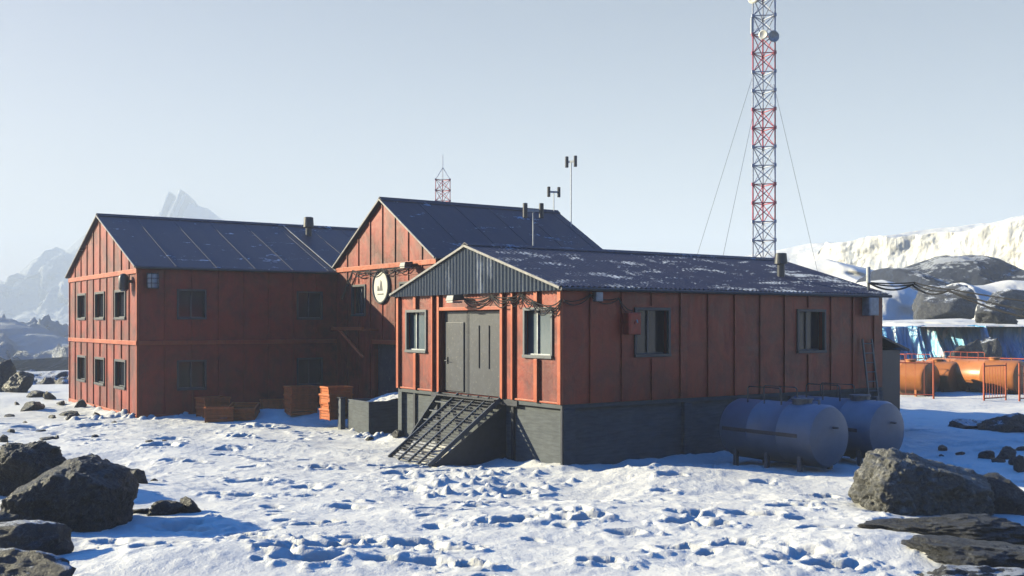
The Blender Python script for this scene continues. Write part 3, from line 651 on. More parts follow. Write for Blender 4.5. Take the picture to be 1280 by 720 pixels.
# concrete base with recessed bays and steel posts
f = MB(); f.box(.10, HL - .02, .10, HW - .06, -.6, ZF - .10); f.box(-.02, .1, .02, HW - .02, ZF - .12, ZF - .004)
f.box(.1, HL, .02, .1, ZF - .12, ZF - .004); f.build('foundation', M['concrete'], hut)
for (x, y, w) in ((.0, 0.0, .40), (.0, 8.96, .26), (4.5, 0, .3), (9.2, 0, .3), (HL - .3, 0, .3)):
    f = MB()
    if y == 0: f.box(x - .01, x + w, -.03, .12, -.6, ZF - .13)
    else: f.box(-.03, .12, y, y + w, -.6, ZF - .13)
    f.build('pilaster', M['concrete'], hut, bevel=.01)
for bx6 in ((.02, .12, 2.39, 2.51, -.6, ZF - .13), (.02, .12, 6.69, 6.81, -.6, ZF - .13), (.02, .12, 8.14, 8.26, -.6, ZF - .13), (-.075, -.035, -.05, .02, -.5, ZF - .02)):
    f = MB(); f.box(*bx6); f.build('steel_post', M['dark'], hut)
for bx6 in ((-.06, .0, 6.3, 6.95, ZF - .16, ZF - .02), (-.06, .0, 2.1, 2.95, ZF - .18, ZF - .02)):
    f = MB(); f.box(*bx6); f.build('steel_bracket', M['dark'], hut)

# stair
st = empty('metal_stair', 'black metal stair with a barred grating ramp in front of the hut doors', 'stair', HUT, ANG)
TZ = ZF - .06; LN = 2.35
def sp(u, y, dz=0): return (-.08 - u * LN, y, TZ * (1 - u) + 0.04 + dz)
for y in (2.92, 3.52, 4.10, 4.68, 5.26):
    b_ = MB(); b_.bar(sp(-.01, y), sp(1.03, y), .05, .13 if y in (2.92, 5.26) else .07); b_.build('stringer', M['grey'], st, bevel=.006)
b_ = MB()
for i in range(24):
    u = (i + .6) / 24; p = sp(u, 2.95); b_.box(p[0] - .028, p[0] + .028, 2.95, 5.23, p[2] - .018, p[2] + .006)
b_.build('grating', M['dark'], st)
def sp2(u, y, dz=0): return (-.08 - u * 1.35, y, TZ * (1 - u) + .04 + dz)
b_ = MB(); b_.bar(sp2(0, 6.3), sp2(1.0, 6.3), .05, .2); b_.build('stringer', M['dark'], st)
for i in range(6):
    u = (i + .7) / 6.4; p = sp2(u, 5.3); b_ = MB(); b_.box(p[0] - .11, p[0] + .1, 5.3, 6.27, p[2] - .08, p[2] - .045); b_.build('tread', M['grey'], st)
b_ = MB(); vs = [(.11, 2.90, ZF - .16), sp(1.0, 2.90, -.07), (.11, 2.90, -.4), (.11, 2.87, ZF - .16), sp(1.0, 2.87, -.07), (.11, 2.87, -.4)]
b_.add(vs, [(0, 1, 2), (5, 4, 3), (0, 3, 4, 1), (1, 4, 5, 2), (2, 5, 3, 0)]); b_.build('side_plate', M['dark'], st)
b_ = MB(); b_.box(-.32, -.06, 2.9, 6.25, ZF - .07, ZF - .03); b_.build('top_step', M['dark'], st)

# ------------------------------------------------------------------ left two-storey building
lb = empty('two_storey_building', 'two-storey orange-red building with three small windows per floor on its sunlit end, at the left', 'building', LEFT, ANG)
ZE2, ZR2 = 6.3, 8.8
lw = [(a, a + 1.7, z0, z1) for a in (1.7, 5.2, 8.65) for z0, z1 in ((4.15, 5.4), (1.18, 2.42))]
wall_face('x', 0, LW, 0, ZE2, lw, 'wall', M['red'], lb, battens=[LW * i / 10 for i in range(1, 10)], gable=ZR2, bw=.06, deep=.2)
sw2 = [(a, a + 1.22, z0, z1) for a in (1.62, 6.95) for z0, z1 in ((4.15, 5.4), (1.18, 2.42))]
wall_face('y', 0, LL, 0, ZE2, sw2, 'wall', M['red'], lb, battens=[1.13 * i for i in range(1, 14)], bw=.05, rows=(2.9,), deep=.2)
mb = MB(); mb.add([(0, LW, 0), (LL, LW, 0), (LL, LW, ZE2), (0, LW, ZE2)], [(0, 1, 2, 3)]); mb.build('wall', M['red'], lb, fix=False)
mb = MB(); mb.add([(LL, 0, 0), (LL, LW, 0), (LL, LW, ZE2), (LL, LW / 2, ZR2), (LL, 0, ZE2)], [(0, 1, 2, 3, 4)]); mb.build('wall', M['red'], lb, fix=False)
t = MB()
for z0, z1, o in ((6.02, 6.22, .07), (3.08, 3.26, .08), (-.4, .22, .06)):
    t.box(-o, .01, -o, LW + .04, z0, z1); 
    if z0 < 6: t.box(.01, LL, -o, .01, z0, z1)
t.box(-.05, .05, -.05, .05, .22, 3.08); t.box(-.05, .05, -.05, .05, 3.26, 6.02); t.box(-.05, .05, LW - .05, LW + .03, .22, 6.02)
t.build('trim', M['trim'], lb, bevel=.01)
for h_ in lw: window('x', *h_, lb, M['dglass'], fw=.09, mull=(), deep=.15, frame=M['frame'])
for h_ in sw2: window('y', *h_, lb, M['dglass'], fw=.07, mull=(.5,), deep=.15, frame=M['frame'])
rf = gable_roof(LW, LL, ZE2 + .02, ZR2 + .02, lb, M['roof'], over=.22, front=.16, back=.2, rib=1.72)
chimney((9.6, 4.7, 8.1), rf, 1.15, .15)
e = MB(); k = (ZR2 - ZE2) / (LW / 2); e.bar((8.75, -.2, ZE2 - .2 * k + .15), (8.75, LW / 2, ZR2 + .15), .05, .03); e.build('pale_seam', M['edge'], rf)

# ------------------------------------------------------------------ middle building
mbd = empty('gabled_building', 'tall red gabled building with a round white sign, between the long building and the hut', 'building', MID, ANG)
ZE3, ZR3 = 6.5, 9.12
mw = [(1.6, 2.95, 4.3, 5.66), (6.0, 7.32, 4.3, 5.66)]; dh3 = (0.9, 5.2, 0, 3.1)
wall_face('x', 0, MW, 0, ZE3, mw + [dh3], 'wall', M['red'], mbd, battens=[MW * i / 8 for i in range(1, 8)], gable=ZR3, bw=.05, rows=(5.95, 4.0), deep=.25)
for pts in ([(0, 0, 0), (ML, 0, 0), (ML, 0, ZE3), (0, 0, ZE3)], [(0, MW, 0), (ML, MW, 0), (ML, MW, ZE3), (0, MW, ZE3)], [(ML, 0, 0), (ML, MW, 0), (ML, MW, ZE3), (ML, MW / 2, ZR3), (ML, 0, ZE3)]):
    mb = MB(); mb.add(pts, [tuple(range(len(pts)))]); mb.build('wall', M['red'], mbd, fix=False)
t = MB(); t.box(-.08, .01, -.05, MW - .02, 6.28, 6.48); t.box(-.09, .01, .8, 5.3, 3.1, 3.28); t.box(-.05, .05, -.05, .04, 0, 6.28); t.build('trim', M['trim'], mbd, bevel=.01)
d = MB(); d.box(.18, .24, .9, 3.02, -.1, 3.1); d.build('door', M['door'], mbd); d = MB(); d.box(.18, .24, 3.07, 5.2, -.1, 3.1); d.build('door', M['door'], mbd)
for h_ in mw: window('x', *h_, mbd, M['dglass'], fw=.08, deep=.18, frame=M['frame'])
rf = gable_roof(MW, ML, ZE3 + .02, ZR3 + .02, mbd, M['roof'], over=.1, front=.16, back=.16, rib=1.8)
aw = MB(); aw.bar((-.7, 4.9, 3.75), (-.7, 7.9, 3.75), .12, .14); aw.bar((-.7, 7.9, 3.7), (0, 7.9, 3.7), .1, .1); aw.bar((-.7, 4.9, 3.7), (0, 4.9, 3.7), .1, .1)
aw.bar((-.65, 7.3, 3.7), (-.02, 6.2, 2.5), .1, .1); aw.build('awning_frame', M['trim'], mbd)

# round sign
sg = empty('round_sign', 'round white sign with a small peak emblem on the red gable wall', 'sign', MID + B * 4.49 + Vector((0, 0, 5.53)), ANG)
s_ = MB(); s_.lathe([(.74, -.02), (.76, .06), (.72, .12), (.66, .12), (.655, .06)], (0, 0, 0), (-1, 0, 0), 48); s_.build('rim', M['dark'], sg, True)
s_ = MB(); s_.lathe([(.655, .05), (.655, .075)], (0, 0, 0), (-1, 0, 0), 48); s_.build('sign_face', M['white'], sg)
def em(poly, x=-.0785, name='emblem'):
    m = MB(); m.prism(poly, x - .004, x + .006); m.build(name, M['stripe'], sg)
em([(.18, -.18), (.30, -.18), (.27, .02), (.20, .04)]); em([(.10, -.18), (.0, .28), (-.09, .20), (-.18, -.18)]); em([(.16, -.18), (.11, -.18), (.14, -.03)])
for i in range(9):
    y = .27 - i * .062; em([(y, -.30), (y - .038, -.30), (y - .038, -.345 if i % 3 else -.36), (y, -.345)], name='lettering')

# ------------------------------------------------------------------ lamps, boxes and cables on the walls
def flood(loc, label, glass):
    r = empty('flood_lamp', label, 'flood lamp', loc, ANG, 'black flood lamps on the gable walls')
    m = MB(); m.tube([(0.02, 0, .05), (-.32, 0, .08)], .03); m.build('arm', M['dark'], r)
    m = MB(); m.add([(-.18, -.22, .02), (-.18, .22, .02), (-.60, .22, -.02), (-.60, -.22, -.02), (-.2, -.2, .2), (-.2, .2, .2), (-.55, .2, .17), (-.55, -.2, .17)],
                    [(0, 3, 2, 1), (4, 5, 6, 7), (0, 1, 5, 4), (1, 2, 6, 5), (2, 3, 7, 6), (3, 0, 4, 7)]); m.build('housing', M['dark'], r, bevel=.02)
    m = MB(); m.box(-.58, -.22, -.19, .19, -.07, -.02); m.build('lamp_glass', glass, r, bevel=.02)
    return r
flood(MID + B * 1.72 + Vector((0, 0, 6.24)), 'black flood lamp on the gable of the tall middle building', M['lampglass'])
flood(hut_pt(0, 4.95, 4.68) + A * .0, 'black flood lamp with a white glass over the hut double doors', M['lampglass'])
r = empty('bulkhead_lamp', 'dark round-topped lamp on the sunlit end of the two-storey building', 'wall lamp', LEFT + B * .95 + Vector((0, 0, 5.72)), ANG)
m = MB(); m.lathe([(.17, -.36), (.2, -.3), (.2, .16), (.15, .27), (.06, .32)], (-.3, 0, 0), (0, 0, 1), 20); m.build('housing', M['dark'], r, True)
m = MB(); m.box(-.3, .02, -.06, .06, -.06, .06); m.build('bracket', M['dark'], r); m = MB(); m.lathe([(.14, -.41), (.17, -.36)], (-.3, 0, 0), (0, 0, 1), 20); m.build('lamp_glass', M['lampglass'], r)
r = empty('caged_lamp', 'pale glass lamp in a wire cage on the shaded side of the two-storey building', 'wall lamp', LEFT + A * .55 + Vector((0, 0, 5.72)), ANG)
m = MB(); m.lathe([(.2, -.3), (.22, -.2), (.22, .2), (.2, .3)], (0, -.26, 0), (0, 0, 1), 16); m.build('lamp_glass', M['lampglass'], r, True)
m = MB()
for z in (-.3, -.1, .1, .3): m.lathe([(.235, z - .012), (.245, z), (.235, z + .012)], (0, -.26, 0), (0, 0, 1), 16)
for a_ in range(6): c, s = math.cos(a_ * 1.047) * .24, math.sin(a_ * 1.047) * .24; m.tube([(c, s - .26, -.32), (c, s - .26, .34)], .014, 5)
m.box(-.1, .1, -.1, .02, -.08, .08); m.build('cage', M['dark'], r)
def wallbox(name, a, z, w, h, d_, mat, label, cat, det):
    r = empty(name, label, cat, hut_pt(a, 0, z), ANG); m = MB(); m.box(-w / 2, w / 2, -d_, .01, -h / 2, h / 2); m.build('housing', mat, r, bevel=.015)
    m = MB(); m.box(-w / 2 + .04, w / 2 - .04, -d_ - .012, -d_ + .004, -h / 2 + .04, h / 2 - .04)
    if det: m.box(-.03, .03, -d_ - .05, -d_, -.02, .06)
    m.build('cover', mat if not det else M['redbox'], r, bevel=.008)
    if det: m = MB(); m.tube([(0.05, -d_ - .02, .1), (.05, -d_ - .05, .02)], .025); m.build('knob', M['white'], r)
    return r
wallbox('junction_box', 2.33, 3.98, .46, .62, .28, M['redbox'], 'red electrical box left of the near window on the shaded hut wall', 'electrical box', True)
wallbox('wall_light', 1.12, 4.72, .24, .26, .2, M['light'], 'small pale square light under the eave near the hut corner', 'wall light', False)
wallbox('vent_box', 13.05, 4.55, .5, .6, .3, M['light'], 'pale grey vent box under the eave at the far end of the hut wall', 'vent', False)
def cable(name, pts, r, label, sag=0.12, n=14, group=None, extra=()):
    m = MB()
    for off_, sg_ in [(0, 1.0)] + list(extra):
        out = []
        for p, q in zip(pts, pts[1:]):
            p = Vector(p); q = Vector(q)
            for i in range(n + 1):
                t_ = i / n; v = p.lerp(q, t_); v.z -= sag * sg_ * 4 * t_ * (1 - t_) + off_; out.append(v)
        m.tube(out, r, 6)
    return tag(m.build(name, M['cable'], None, True), label, 'cable', group)
cable('wall_cable', [hut_pt(-.2, 4.7, 4.72), hut_pt(-.06, 3.4, 4.80), hut_pt(-.16, 2.3, 4.72), hut_pt(-.06, 1.9, 4.84), hut_pt(-.16, 1.2, 4.6), hut_pt(-.16, .35, 4.45), hut_pt(-.14, -.1, 4.62)], .016,
      'bunched black cables drooping under the corrugated gable of the hut', .12, extra=((.05, 2.2), (-.02, .4), (.02, 1.4)))
cable('wall_cable', [hut_pt(-.08, -.12, 4.62), hut_pt(.9, -.06, 4.78), hut_pt(1.9, -.08, 4.7), hut_pt(2.3, -.2, 4.35)], .014, 'black cable looping along the shaded hut wall to the red box', .1, extra=((.03, 1.8),))
mp_ = lambda y, z, d=-.14: MID + A * d + B * y + Vector((0, 0, z))
cable('wall_cable', [mp_(1.9, 6.3), mp_(3.1, 6.24), mp_(4.3, 6.25), mp_(5.6, 6.2), mp_(7.0, 6.28), mp_(7.6, 5.7), mp_(8.1, 5.1)], .022, 'black cables slung along the beam of the tall middle gable', .1, extra=((.05, 2.0), (-.03, .5)))

# roof antennas (H-shaped heads)
def antenna(base, h, w, label, s=1.0, rz=0.4):
    r = empty('roof_antenna', label, 'antenna', base, rz, 'twin-headed antennas on the roofs')
    m = MB(); m.tube([(0, 0, -.2), (0, 0, h)], .028 * s); m.build('pole', M['light'], r)
    m = MB(); m.bar((-w / 2, 0, h), (w / 2, 0, h), .06 * s, .1 * s); m.build('crossbar', M['light'], r)
    for x in (-1, 1):
        m = MB(); m.lathe([(.08 * s, -.28 * s), (.09 * s, -.26 * s), (.09 * s, .26 * s), (.08 * s, .28 * s)], (x * w / 2, 0, h), (0, 0, 1), 12); m.build('antenna_head', M['dark'], r)
    return r
rp1 = hut_pt(2.35, HW / 2, ZR + .1)
antenna(rp1, 7.83 - rp1.z - .25, .52, 'black twin-headed antenna on the hut ridge, lowest of three', .85, .1)
m2 = MID + A * 8.95 + B * (MW / 2 - .1) + Vector((0, 0, ZR3 + .05)); antenna(m2, .96, .5, 'twin-headed antenna at the far end of the tall building ridge', .85, .3)
m3 = MID + A * 9.0 + B * (MW / 2 - 1.35) + Vector((0, 0, ZR3 - .72)); antenna(m3, 3.0, .46, 'tallest twin-headed antenna on the far roof edge of the tall building', .9, -.6)

# ------------------------------------------------------------------ ladder
ld = empty('ladder', 'thin metal ladder leaning against the far end of the shaded hut wall', 'ladder', hut_pt(12.95, 0, 0), ANG)
for x in (-.25, .25):
    m = MB(); m.bar((x, -.42, .9), (x, -.08, 3.45), .05, .06); m.build('rail', M['grey'], ld)
for i in range(8):
    t_ = (i + .5) / 8; m = MB(); m.tube([(-.25, -.42 + .34 * t_, .9 + 2.55 * t_), (.25, -.42 + .34 * t_, .9 + 2.55 * t_)], .02, 6); m.build('rung', M['grey'], ld)

# ------------------------------------------------------------------ tanks
def tank(base, rz, Lt, rad, zc, mat, label, group, legmat, nleg=3, stripe=None, rail=True, railmat=None):
    # local +x runs along the axis; x=0 is the near end
    r = empty('storage_tank', label, 'tank', base, rz, group)
    prof_ = [(.02, -.16 * rad), (rad * .35, -.15 * rad), (rad * .7, -.1 * rad), (rad * .93, -.02 * rad), (rad, .1)]
    prof_ += [(rad, Lt * .33), (rad * 1.012, Lt * .335), (rad * 1.012, Lt * .345), (rad, Lt * .35), (rad, Lt * .66), (rad * 1.012, Lt * .665), (rad * 1.012, Lt * .675), (rad, Lt * .68)]
    prof_ += [(rad, Lt - .1), (rad * .93, Lt + .02), (rad * .7, Lt + .1 * rad), (.02, Lt + .16 * rad)]
    m = MB(); m.lathe(prof_, (0, 0, zc), (1, 0, 0), 48); m.build('tank_body', mat, r, True)
    for i in range(nleg):
        x = .45 + (Lt - .9) * i / (nleg - 1)
        for s in (-1, 1):
            m = MB(); m.box(x - .06, x + .06, s * rad * .72 - .05, s * rad * .72 + .05, -.5, zc - rad * .55); m.build('leg', legmat, r)
    if stripe:
        for s in (-1, 1):
            m = MB(); vs = []; fs = []
            for k, a_ in enumerate((-.11, -.05, .01)):
                for x in (.35, Lt - .15): vs.append((x, s * math.cos(a_ + .0) * (rad * 1.016), zc + .08 + math.sin(a_) * rad * 1.016))
            m.add(vs, [(0, 1, 3, 2), (2, 3, 5, 4)]); m.build('stripe', stripe, r, fix=False)
    m = MB(); m.lathe([(.26, -.1), (.26, .08), (.3, .08), (.3, .13), (.05, .15)], (Lt * .28, 0, zc + rad), (0, 0, 1), 20)
    m.build('hatch', legmat, r); m = MB(); m.tube([(Lt * .1, 0, zc + rad - .05), (Lt * .1, 0, zc + rad + .1), (Lt * .1 + .2, 0, zc + rad + .1)], .035); m.tube([(.0 - .16 * rad, 0, zc + .25), (-.3, 0, zc + .25)], .03); m.build('valve', legmat, r)
    if rail:
        m = MB(); x0, x1 = Lt * .42, Lt * .8; zt = zc + rad + .38
        for s in (-.32, .32):
            m.tube([(x0, s, zc + rad - .1), (x0, s, zt - .05), (x0 + .06, s, zt), (x1 - .06, s, zt), (x1, s, zt - .05), (x1, s, zc + rad - .1)], .02, 6)
            m.tube([((x0 + x1) / 2, s, zc + rad - .1), ((x0 + x1) / 2, s, zt)], .016, 6)
        m.build('top_rail', railmat or legmat, r)
    return r
g1 = 'grey fuel tanks beside the hut'
tank(hut_pt(5.1, -4.75, 0), ANG + R(90), 3.15, .83, 1.02, M['silver'], 'blue-grey cylindrical tank with a dark stripe, nearest to the hut doors', g1, M['grey'], 3, M['stripe'], True, M['dark'])
tank(hut_pt(7.75, -4.6, 0), ANG + R(90), 3.15, .83, 1.0, M['silver'], 'blue-grey cylindrical tank standing right of the striped tank by the boulder', g1, M['grey'], 3, M['stripe'], True, M['dark'])
g2 = 'orange tanks by the ice wall'
def otank(px, yc, Y, Lt, label):
    p = at(px, yc, Y); z = p.z; rad = .94; tank((p.x, p.y, 0), ANG + R(90), Lt, rad, z, M['otank'], label, g2, M['otank'], 3, None, True, M['fence'])
otank(1163, 474, 59, 4.4, 'orange tank whose dark round end shows nearest the hut')
otank(1196, 473, 60.5, 4.4, 'orange tank whose dark round end shows right behind the fence post, middle of the row')
otank(1277, 472, 58, 5.6, 'longest orange tank with a bright highlight, at the right picture edge')

# orange pipe fence in front of the orange tanks
fc = empty('pipe_fence', 'orange-red pipe gate in front of the orange tanks, nearest the hut', 'fence', Vector((at(1167, 0, 56.4).x, 56.4, 0)), 0, 'orange gates by the tanks')
def fence_panel(root, x0, x1, zt, zb, nb, tilt):
    m = MB(); m.tube([(x0, 0, zb - .4), (x0, 0, zt + .16)], .055, 8); m.build('post', M['fence'], root)
    m = MB(); m.tube([(x1, tilt, zb - .25), (x1, tilt, zt + .12)], .045, 8); m.build('post', M['fence'], root)
    for z in (zt, zb):
        m = MB(); m.tube([(x0, 0, z), (x1, tilt, z)], .035, 6); m.build('rail', M['fence'], root)
    for i in range(1, nb):
        t_ = i / nb; m = MB(); m.tube([(x0 + (x1 - x0) * t_, tilt * t_, zb), (x0 + (x1 - x0) * t_, tilt * t_, zt)], .012, 5); m.build('bar', M['fence'], root)
fence_panel(fc, 0, -3.0, 1.86, .16, 7, 1.2)
fc2 = empty('pipe_fence', 'orange-red pipe gate in front of the tank at the right edge', 'fence', Vector((at(1230, 0, 53.8).x, 53.8, 0)), 0, 'orange gates by the tanks')
fence_panel(fc2, 0, 1.62, 1.8, .16, 8, 1.1)
fence_panel(fc2, 1.8, 4.2, 1.8, .16, 8, 1.1)
rr = MB(); p0 = at(1108, 451, 66); p1 = at(1185, 446, 66); p2 = at(1290, 449, 62)
rr.tube([p0, p1, p2], .035, 6)
for p in (p0.lerp(p1, .3), p1, p1.lerp(p2, .5), p2): rr.tube([(p.x, p.y, -.3), (p.x, p.y, p.z)], .035, 6)
tag(rr.build('pipe_rail', M['fence'], None, True), 'long thin orange rail running above the backs of the orange tanks', 'rail')

# small dark shed behind the far hut corner
sh = empty('small_shed', 'small dark blue shed with a sloped roof just past the far hut corner', 'shed', hut_pt(14.7, 1.2, 0), ANG)
m = MB(); m.prism([(0, -.3), (2.4, -.3), (2.4, 3.35), (0, 3.0)], 0, 1.9); m.build('wall', M['dark'], sh)
m = MB(); m.add([(-.15, -.2, 3.7), (-.15, 2.6, 3.7), (2.2, 2.6, 2.95), (2.2, -.2, 2.95), (-.15, -.2, 3.78), (-.15, 2.6, 3.78), (2.2, 2.6, 3.03), (2.2, -.2, 3.03)], [(0, 3, 2, 1), (4, 5, 6, 7), (0, 1, 5, 4), (1, 2, 6, 5), (2, 3, 7, 6), (3, 0, 4, 7)]); m.build('roof', M['dark'], sh)

# ------------------------------------------------------------------ crates and trough
def crate_mesh(w, d_, h):
    m = MB(); t_ = .03; m.box(-w / 2 + t_, w / 2 - t_, -d_ / 2 + t_, d_ / 2 - t_, .02, .05)
    for sx in (-1, 1):
        for sy in (-1, 1): m.box(sx * (w / 2 - .07), sx * w / 2, sy * (d_ / 2 - .07), sy * d_ / 2, 0, h - .02)
    n = max(3, int(h / .13))
    for i in range(n):
        z0 = .02 + (h - .09) * i / n; z1 = z0 + (h - .09) / n * .86
        for s in (-1, 1):
            m.box(-w / 2 + .07, w / 2 - .07, s * (d_ / 2 - .045), s * (d_ / 2 - .012), z0, z1); m.box(s * (w / 2 - .045), s * (w / 2 - .012), -d_ / 2 + .07, d_ / 2 - .07, z0, z1)
    for s in (-1, 1):
        m.box(-w / 2 - .03, w / 2 + .03, s * (d_ / 2 - .05), s * (d_ / 2 + .03), h - .07, h); m.box(s * (w / 2 - .05), s * (w / 2 + .03), -d_ / 2 + .05, d_ / 2 - .05, h - .07, h)
    return m
c0 = crate_mesh(.98, .8, .42).build('crate', M['crate'], None, bevel=.006); c1 = crate_mesh(1.1, .9, .5).build('crate', M['crate2'], None, bevel=.006)
used = set()
def put(src, p, z, rz, label, group='orange slatted crates by the red buildings', sc=(1, 1, 1), tilt=0):
    o = src if src.name not in used else src.copy()
    if src.name in used: COL.objects.link(o)
    used.add(src.name); o.location = (p[0], p[1], z); o.rotation_euler = (tilt, 0, rz); o.scale = sc; tag(o, label, 'crate', group)
def gbase(px, Y): return Vector(((px - 640) / F * Y, Y, 0))
p = gbase(420, 40.9); z0 = .28
for i, w_ in enumerate(('bottom', 'second', 'third', 'topmost')):
    put(c0, p + Vector((.02 * (i % 2), 0, 0)), z0 + i * .285, ANG + .05 * (-1) ** i, f'bright orange crate catching the sun beside the concrete trough, {w_} of its stack')
p = gbase(376, 43.0)
for i, w_ in enumerate(('lowest', 'middle', 'uppermost')):
    put(c1, p, .28 + i * .33, ANG - .12 + .04 * i, f'dull orange crate in the shade left of the sunlit stack, {w_} of three')
p = gbase(274, 42.4); put(c1, p, .06, ANG - .35, 'wide orange crate lying nearest the long shaded wall, in front', sc=(1.0, 1, 1.15))
p = gbase(266, 43.6); put(c1, p, .05, ANG, 'orange crate under another behind the wide leftmost crate'); put(c1, p, .45, ANG + .1, 'upper orange crate standing behind the wide leftmost crate')
p = gbase(305, 42.8); put(c1, p, .18, ANG - .6, 'tilted orange crate between the leftmost crates and the snow mound', tilt=.22)
p = gbase(342, 44.2); put(c1, p, .35, ANG - .2, 'half-hidden dim crate deep in the shade behind the snow mound', sc=(.9, .9, .9))

tr = empty('concrete_trough', 'grey concrete trough heaped with snow left of the hut base', 'trough', Vector((at(461, 534, 38.6).x, 38.6, 0)), ANG)
m = MB()
TWx, TWy, TH = 2.2, 1.75, 1.12
m.box(0, .12, .0, TWy, -.2, TH); m.box(TWx - .12, TWx, 0, TWy, -.2, TH); m.box(.12, TWx - .12, 0, .12, -.2, TH); m.box(.12, TWx - .12, TWy - .12, TWy, -.2, TH); m.box(.12, TWx - .12, .12, TWy - .12, -.2, .3)
m.build('trough_body', M['concrete'], tr, bevel=.02)
X, Y = np.meshgrid(np.linspace(.1, TWx - .1, 50), np.linspace(.1, TWy - .1, 44)); Z = .95 + .35 * sstep(.2, 1.8, X) + .1 * fbm(X / .4, Y / .4, 4, 5); grid_mesh('snow_fill', X, Y, Z, M['snow'], tr)
po = empty('steel_post', 'short square steel post between the sunlit crates and the concrete trough', 'post', Vector((at(427, 528, 40.2).x, 40.2, 0)), ANG)
m = MB(); m.box(-.1, .1, -.12, .12, -.3, 1.15); m.build('shaft', M['grey'], po, bevel=.01); m = MB(); m.box(-.13, .13, -.15, .15, 1.15, 1.19); m.build('cap', M['dark'], po)

# ------------------------------------------------------------------ lattice masts
def mast(root, w, bay, nb, pattern, lw, rot):
    V = [Vector((math.cos(rot + k * 2.0944) * w / math.sqrt(3), math.sin(rot + k * 2.0944) * w / math.sqrt(3), 0)) for k in range(3)]
    for s in range(0, nb, 2):
        m = MB()
        for b in range(s, min(s + 2, nb)):
            z0, z1 = b * bay, (b + 1) * bay
            for k in range(3):
                p, q = V[k], V[(k + 1) % 3]; a0 = p + Vector((0, 0, z0)); a1 = p + Vector((0, 0, z1)); b0 = q + Vector((0, 0, z0)); b1 = q + Vector((0, 0, z1))
                m.tube([a0, a1], lw, 6); m.tube([a1, b1], lw * .7, 5); m.tube([a0, b1], lw * .62, 5); m.tube([b0, a1], lw * .62, 5)
                m.box(a1.x - lw * 1.6, a1.x + lw * 1.6, a1.y - lw * 1.6, a1.y + lw * 1.6, z1 - lw * 2, z1 + lw * 2)
        m.build('red_section' if pattern(s // 2) else 'white_section', M['towred'] if pattern(s // 2) else M['towwhite'], root, fix=False)
    return V
TY = 80.0; tp = Vector(((954.5 - 640) / F * TY, TY, 0)); bay = 23.3 / F * TY
mt = empty('radio_mast', 'tall red and white lattice radio mast with dishes rising behind the hut', 'radio mast', tp, 0)
zsplit = EYE - (231 - HZ) / F * TY; off_z = (zsplit % (2 * bay)); mt.location.z = off_z - 2 * bay
ks = round((zsplit - mt.location.z) / (2 * bay))
V = mast(mt, 1.62, bay, 26, lambda k: (k - ks) % 2 == 1 if True else False, .06, R(200))
lz = lambda py: EYE - (py - HZ) / F * TY - mt.location.z
m = MB(); m.lathe([(.05, -.25), (.3, -.2), (.42, -.02), (.44, .1), (.40, .12), (.25, .0), (.05, -.06)], (.55, -.75, lz(49)), (.25, -1, 0), 28); m.tube([(.55, -.75, lz(49)), (.4, 0, lz(49))], .05); m.build('dish_antenna', M['light'], mt, True)
m = MB(); m.lathe([(.05, -.2), (.3, -.16), (.36, .05), (.3, .08), (.05, 0)], (-.2, -.8, lz(47)), (-.7, -1, 0), 24); m.build('dish_antenna', M['white'], mt, True)
m = MB(); m.box(-1.02, -.86, -.35, -.1, lz(44), lz(23)); m.bar((-.9, -.2, lz(38)), (-.7, -.1, lz(38)), .05); m.bar((-.9, -.2, lz(28)), (-.7, -.1, lz(28)), .05); m.build('panel_antenna', M['light'], mt, bevel=.03)
m = MB(); m.lathe([(.05, -.3), (.4, -.22), (.5, .1), (.4, .14), (.05, .0)], (-.85, -.5, lz(-1)), (-.8, -.7, 0), 24); m.build('dish_antenna', M['white'], mt, True)
for (x0, y0, x1, y1, Y1, dy) in ((941, 95, 868, 330, 84, 1), (942, 140, 900, 338, 74, 0), (967, 105, 1022, 340, 84, 1)):
    q = at(x1, y1, Y1); a_ = Vector(((x0 - 640) / F * TY, TY, EYE - (y0 - HZ) / F * TY)); d_ = (q - a_); q = a_ + d_ * ((a_.z + 1) / (a_.z - q.z))
    m = MB(); m.tube([a_ - Vector(mt.location), q - Vector(mt.location)], .014, 5); m.build('guy_wire', M['grey'], mt)
TY2 = 115.0; b2 = 13.3 / F * TY2
m2_ = empty('radio_mast', 'small faint lattice mast with a pointed tip peeking over the tall building roof', 'radio mast', Vector(((553.5 - 640) / F * TY2, TY2, -2)), 0)
ztop = EYE - (225 - HZ) / F * TY2 + 2; nb2 = int(ztop / b2); m2_.location.z = EYE - (225 - HZ) / F * TY2 - nb2 * b2
V2 = mast(m2_, 1.55, b2, nb2, lambda k: True, .05, R(215))
m = MB()
for v in V2: m.tube([v + Vector((0, 0, nb2 * b2)), (0, 0, nb2 * b2 + 1.35)], .035, 5)
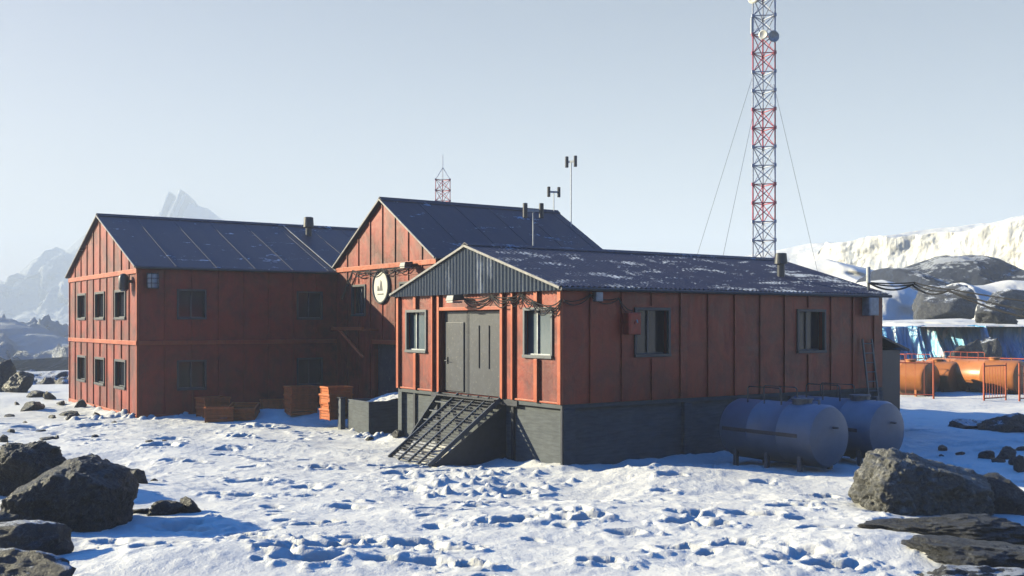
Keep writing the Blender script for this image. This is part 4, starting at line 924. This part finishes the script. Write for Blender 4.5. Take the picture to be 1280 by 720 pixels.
m.tube([(0, 0, nb2 * b2), (0, 0, nb2 * b2 + 2.75)], .03, 5); m.build('mast_tip', M['towwhite'], m2_)

# ------------------------------------------------------------------ service post and cables leaving to the right
sp_ = empty('cable_post', 'short steel post with an insulator at the far end of the hut roof', 'cable post', hut_pt(13.6, .35, 4.9), ANG)
m = MB(); m.tube([(0, 0, -.1), (0, 0, .95)], .04, 8); m.build('shaft', M['grey'], sp_); m = MB(); m.lathe([(.07, .48), (.075, .5), (.075, 1.02), (.05, 1.04)], (0, 0, 0), (0, 0, 1), 12); m.build('insulator', M['light'], sp_)
PT = hut_pt(13.6, .35, 5.4)
ends = [at(1140, 356, 38), at(1186, 363, 36), at(1340, 397, 31)]
cable('power_cable', [PT, ends[0], ends[1], at(1340, 404, 31)], .034, 'thick black cable drooping from the hut post to the right edge, lowest of the bundle', .22)
cable('power_cable', [PT, at(1143, 355, 38), at(1186, 364, 36), at(1340, 396, 31)], .028, 'thin black cable running in the middle of the bundle from the hut post', .1)
cable('power_cable', [PT, at(1143, 353, 38), at(1190, 362, 36), at(1340, 383, 31)], .026, 'thin black cable at the top of the bundle leaving the hut post', .04)
cable('drop_cable', [hut_pt(13.6, .3, 5.4), hut_pt(13.45, .2, 5.0), hut_pt(13.4, -.1, 4.85)], .016, 'short black cable looping down the steel post onto the hut roof', .05)

# ------------------------------------------------------------------ haze
hb = MB(); hb.box(-2600, 2600, -1500, 2600, -9, 215); hz = hb.build('haze', M['snow'], None); hz.data.materials.clear()
hm = bpy.data.materials.new('cold_haze'); hm.use_nodes = True; nt = hm.node_tree; nt.nodes.remove(nt.nodes['Principled BSDF'])
pv = nt.nodes.new('ShaderNodeVolumePrincipled'); pv.inputs['Density'].default_value = HAZE_D; pv.inputs['Color'].default_value = HAZE_C; pv.inputs['Anisotropy'].default_value = 0.0
nt.links.new(pv.outputs[0], nt.nodes['Material Output'].inputs['Volume']); hz.data.materials.append(hm); tag(hz, kind='stuff', label='thin cold haze over the whole station', cat='haze')
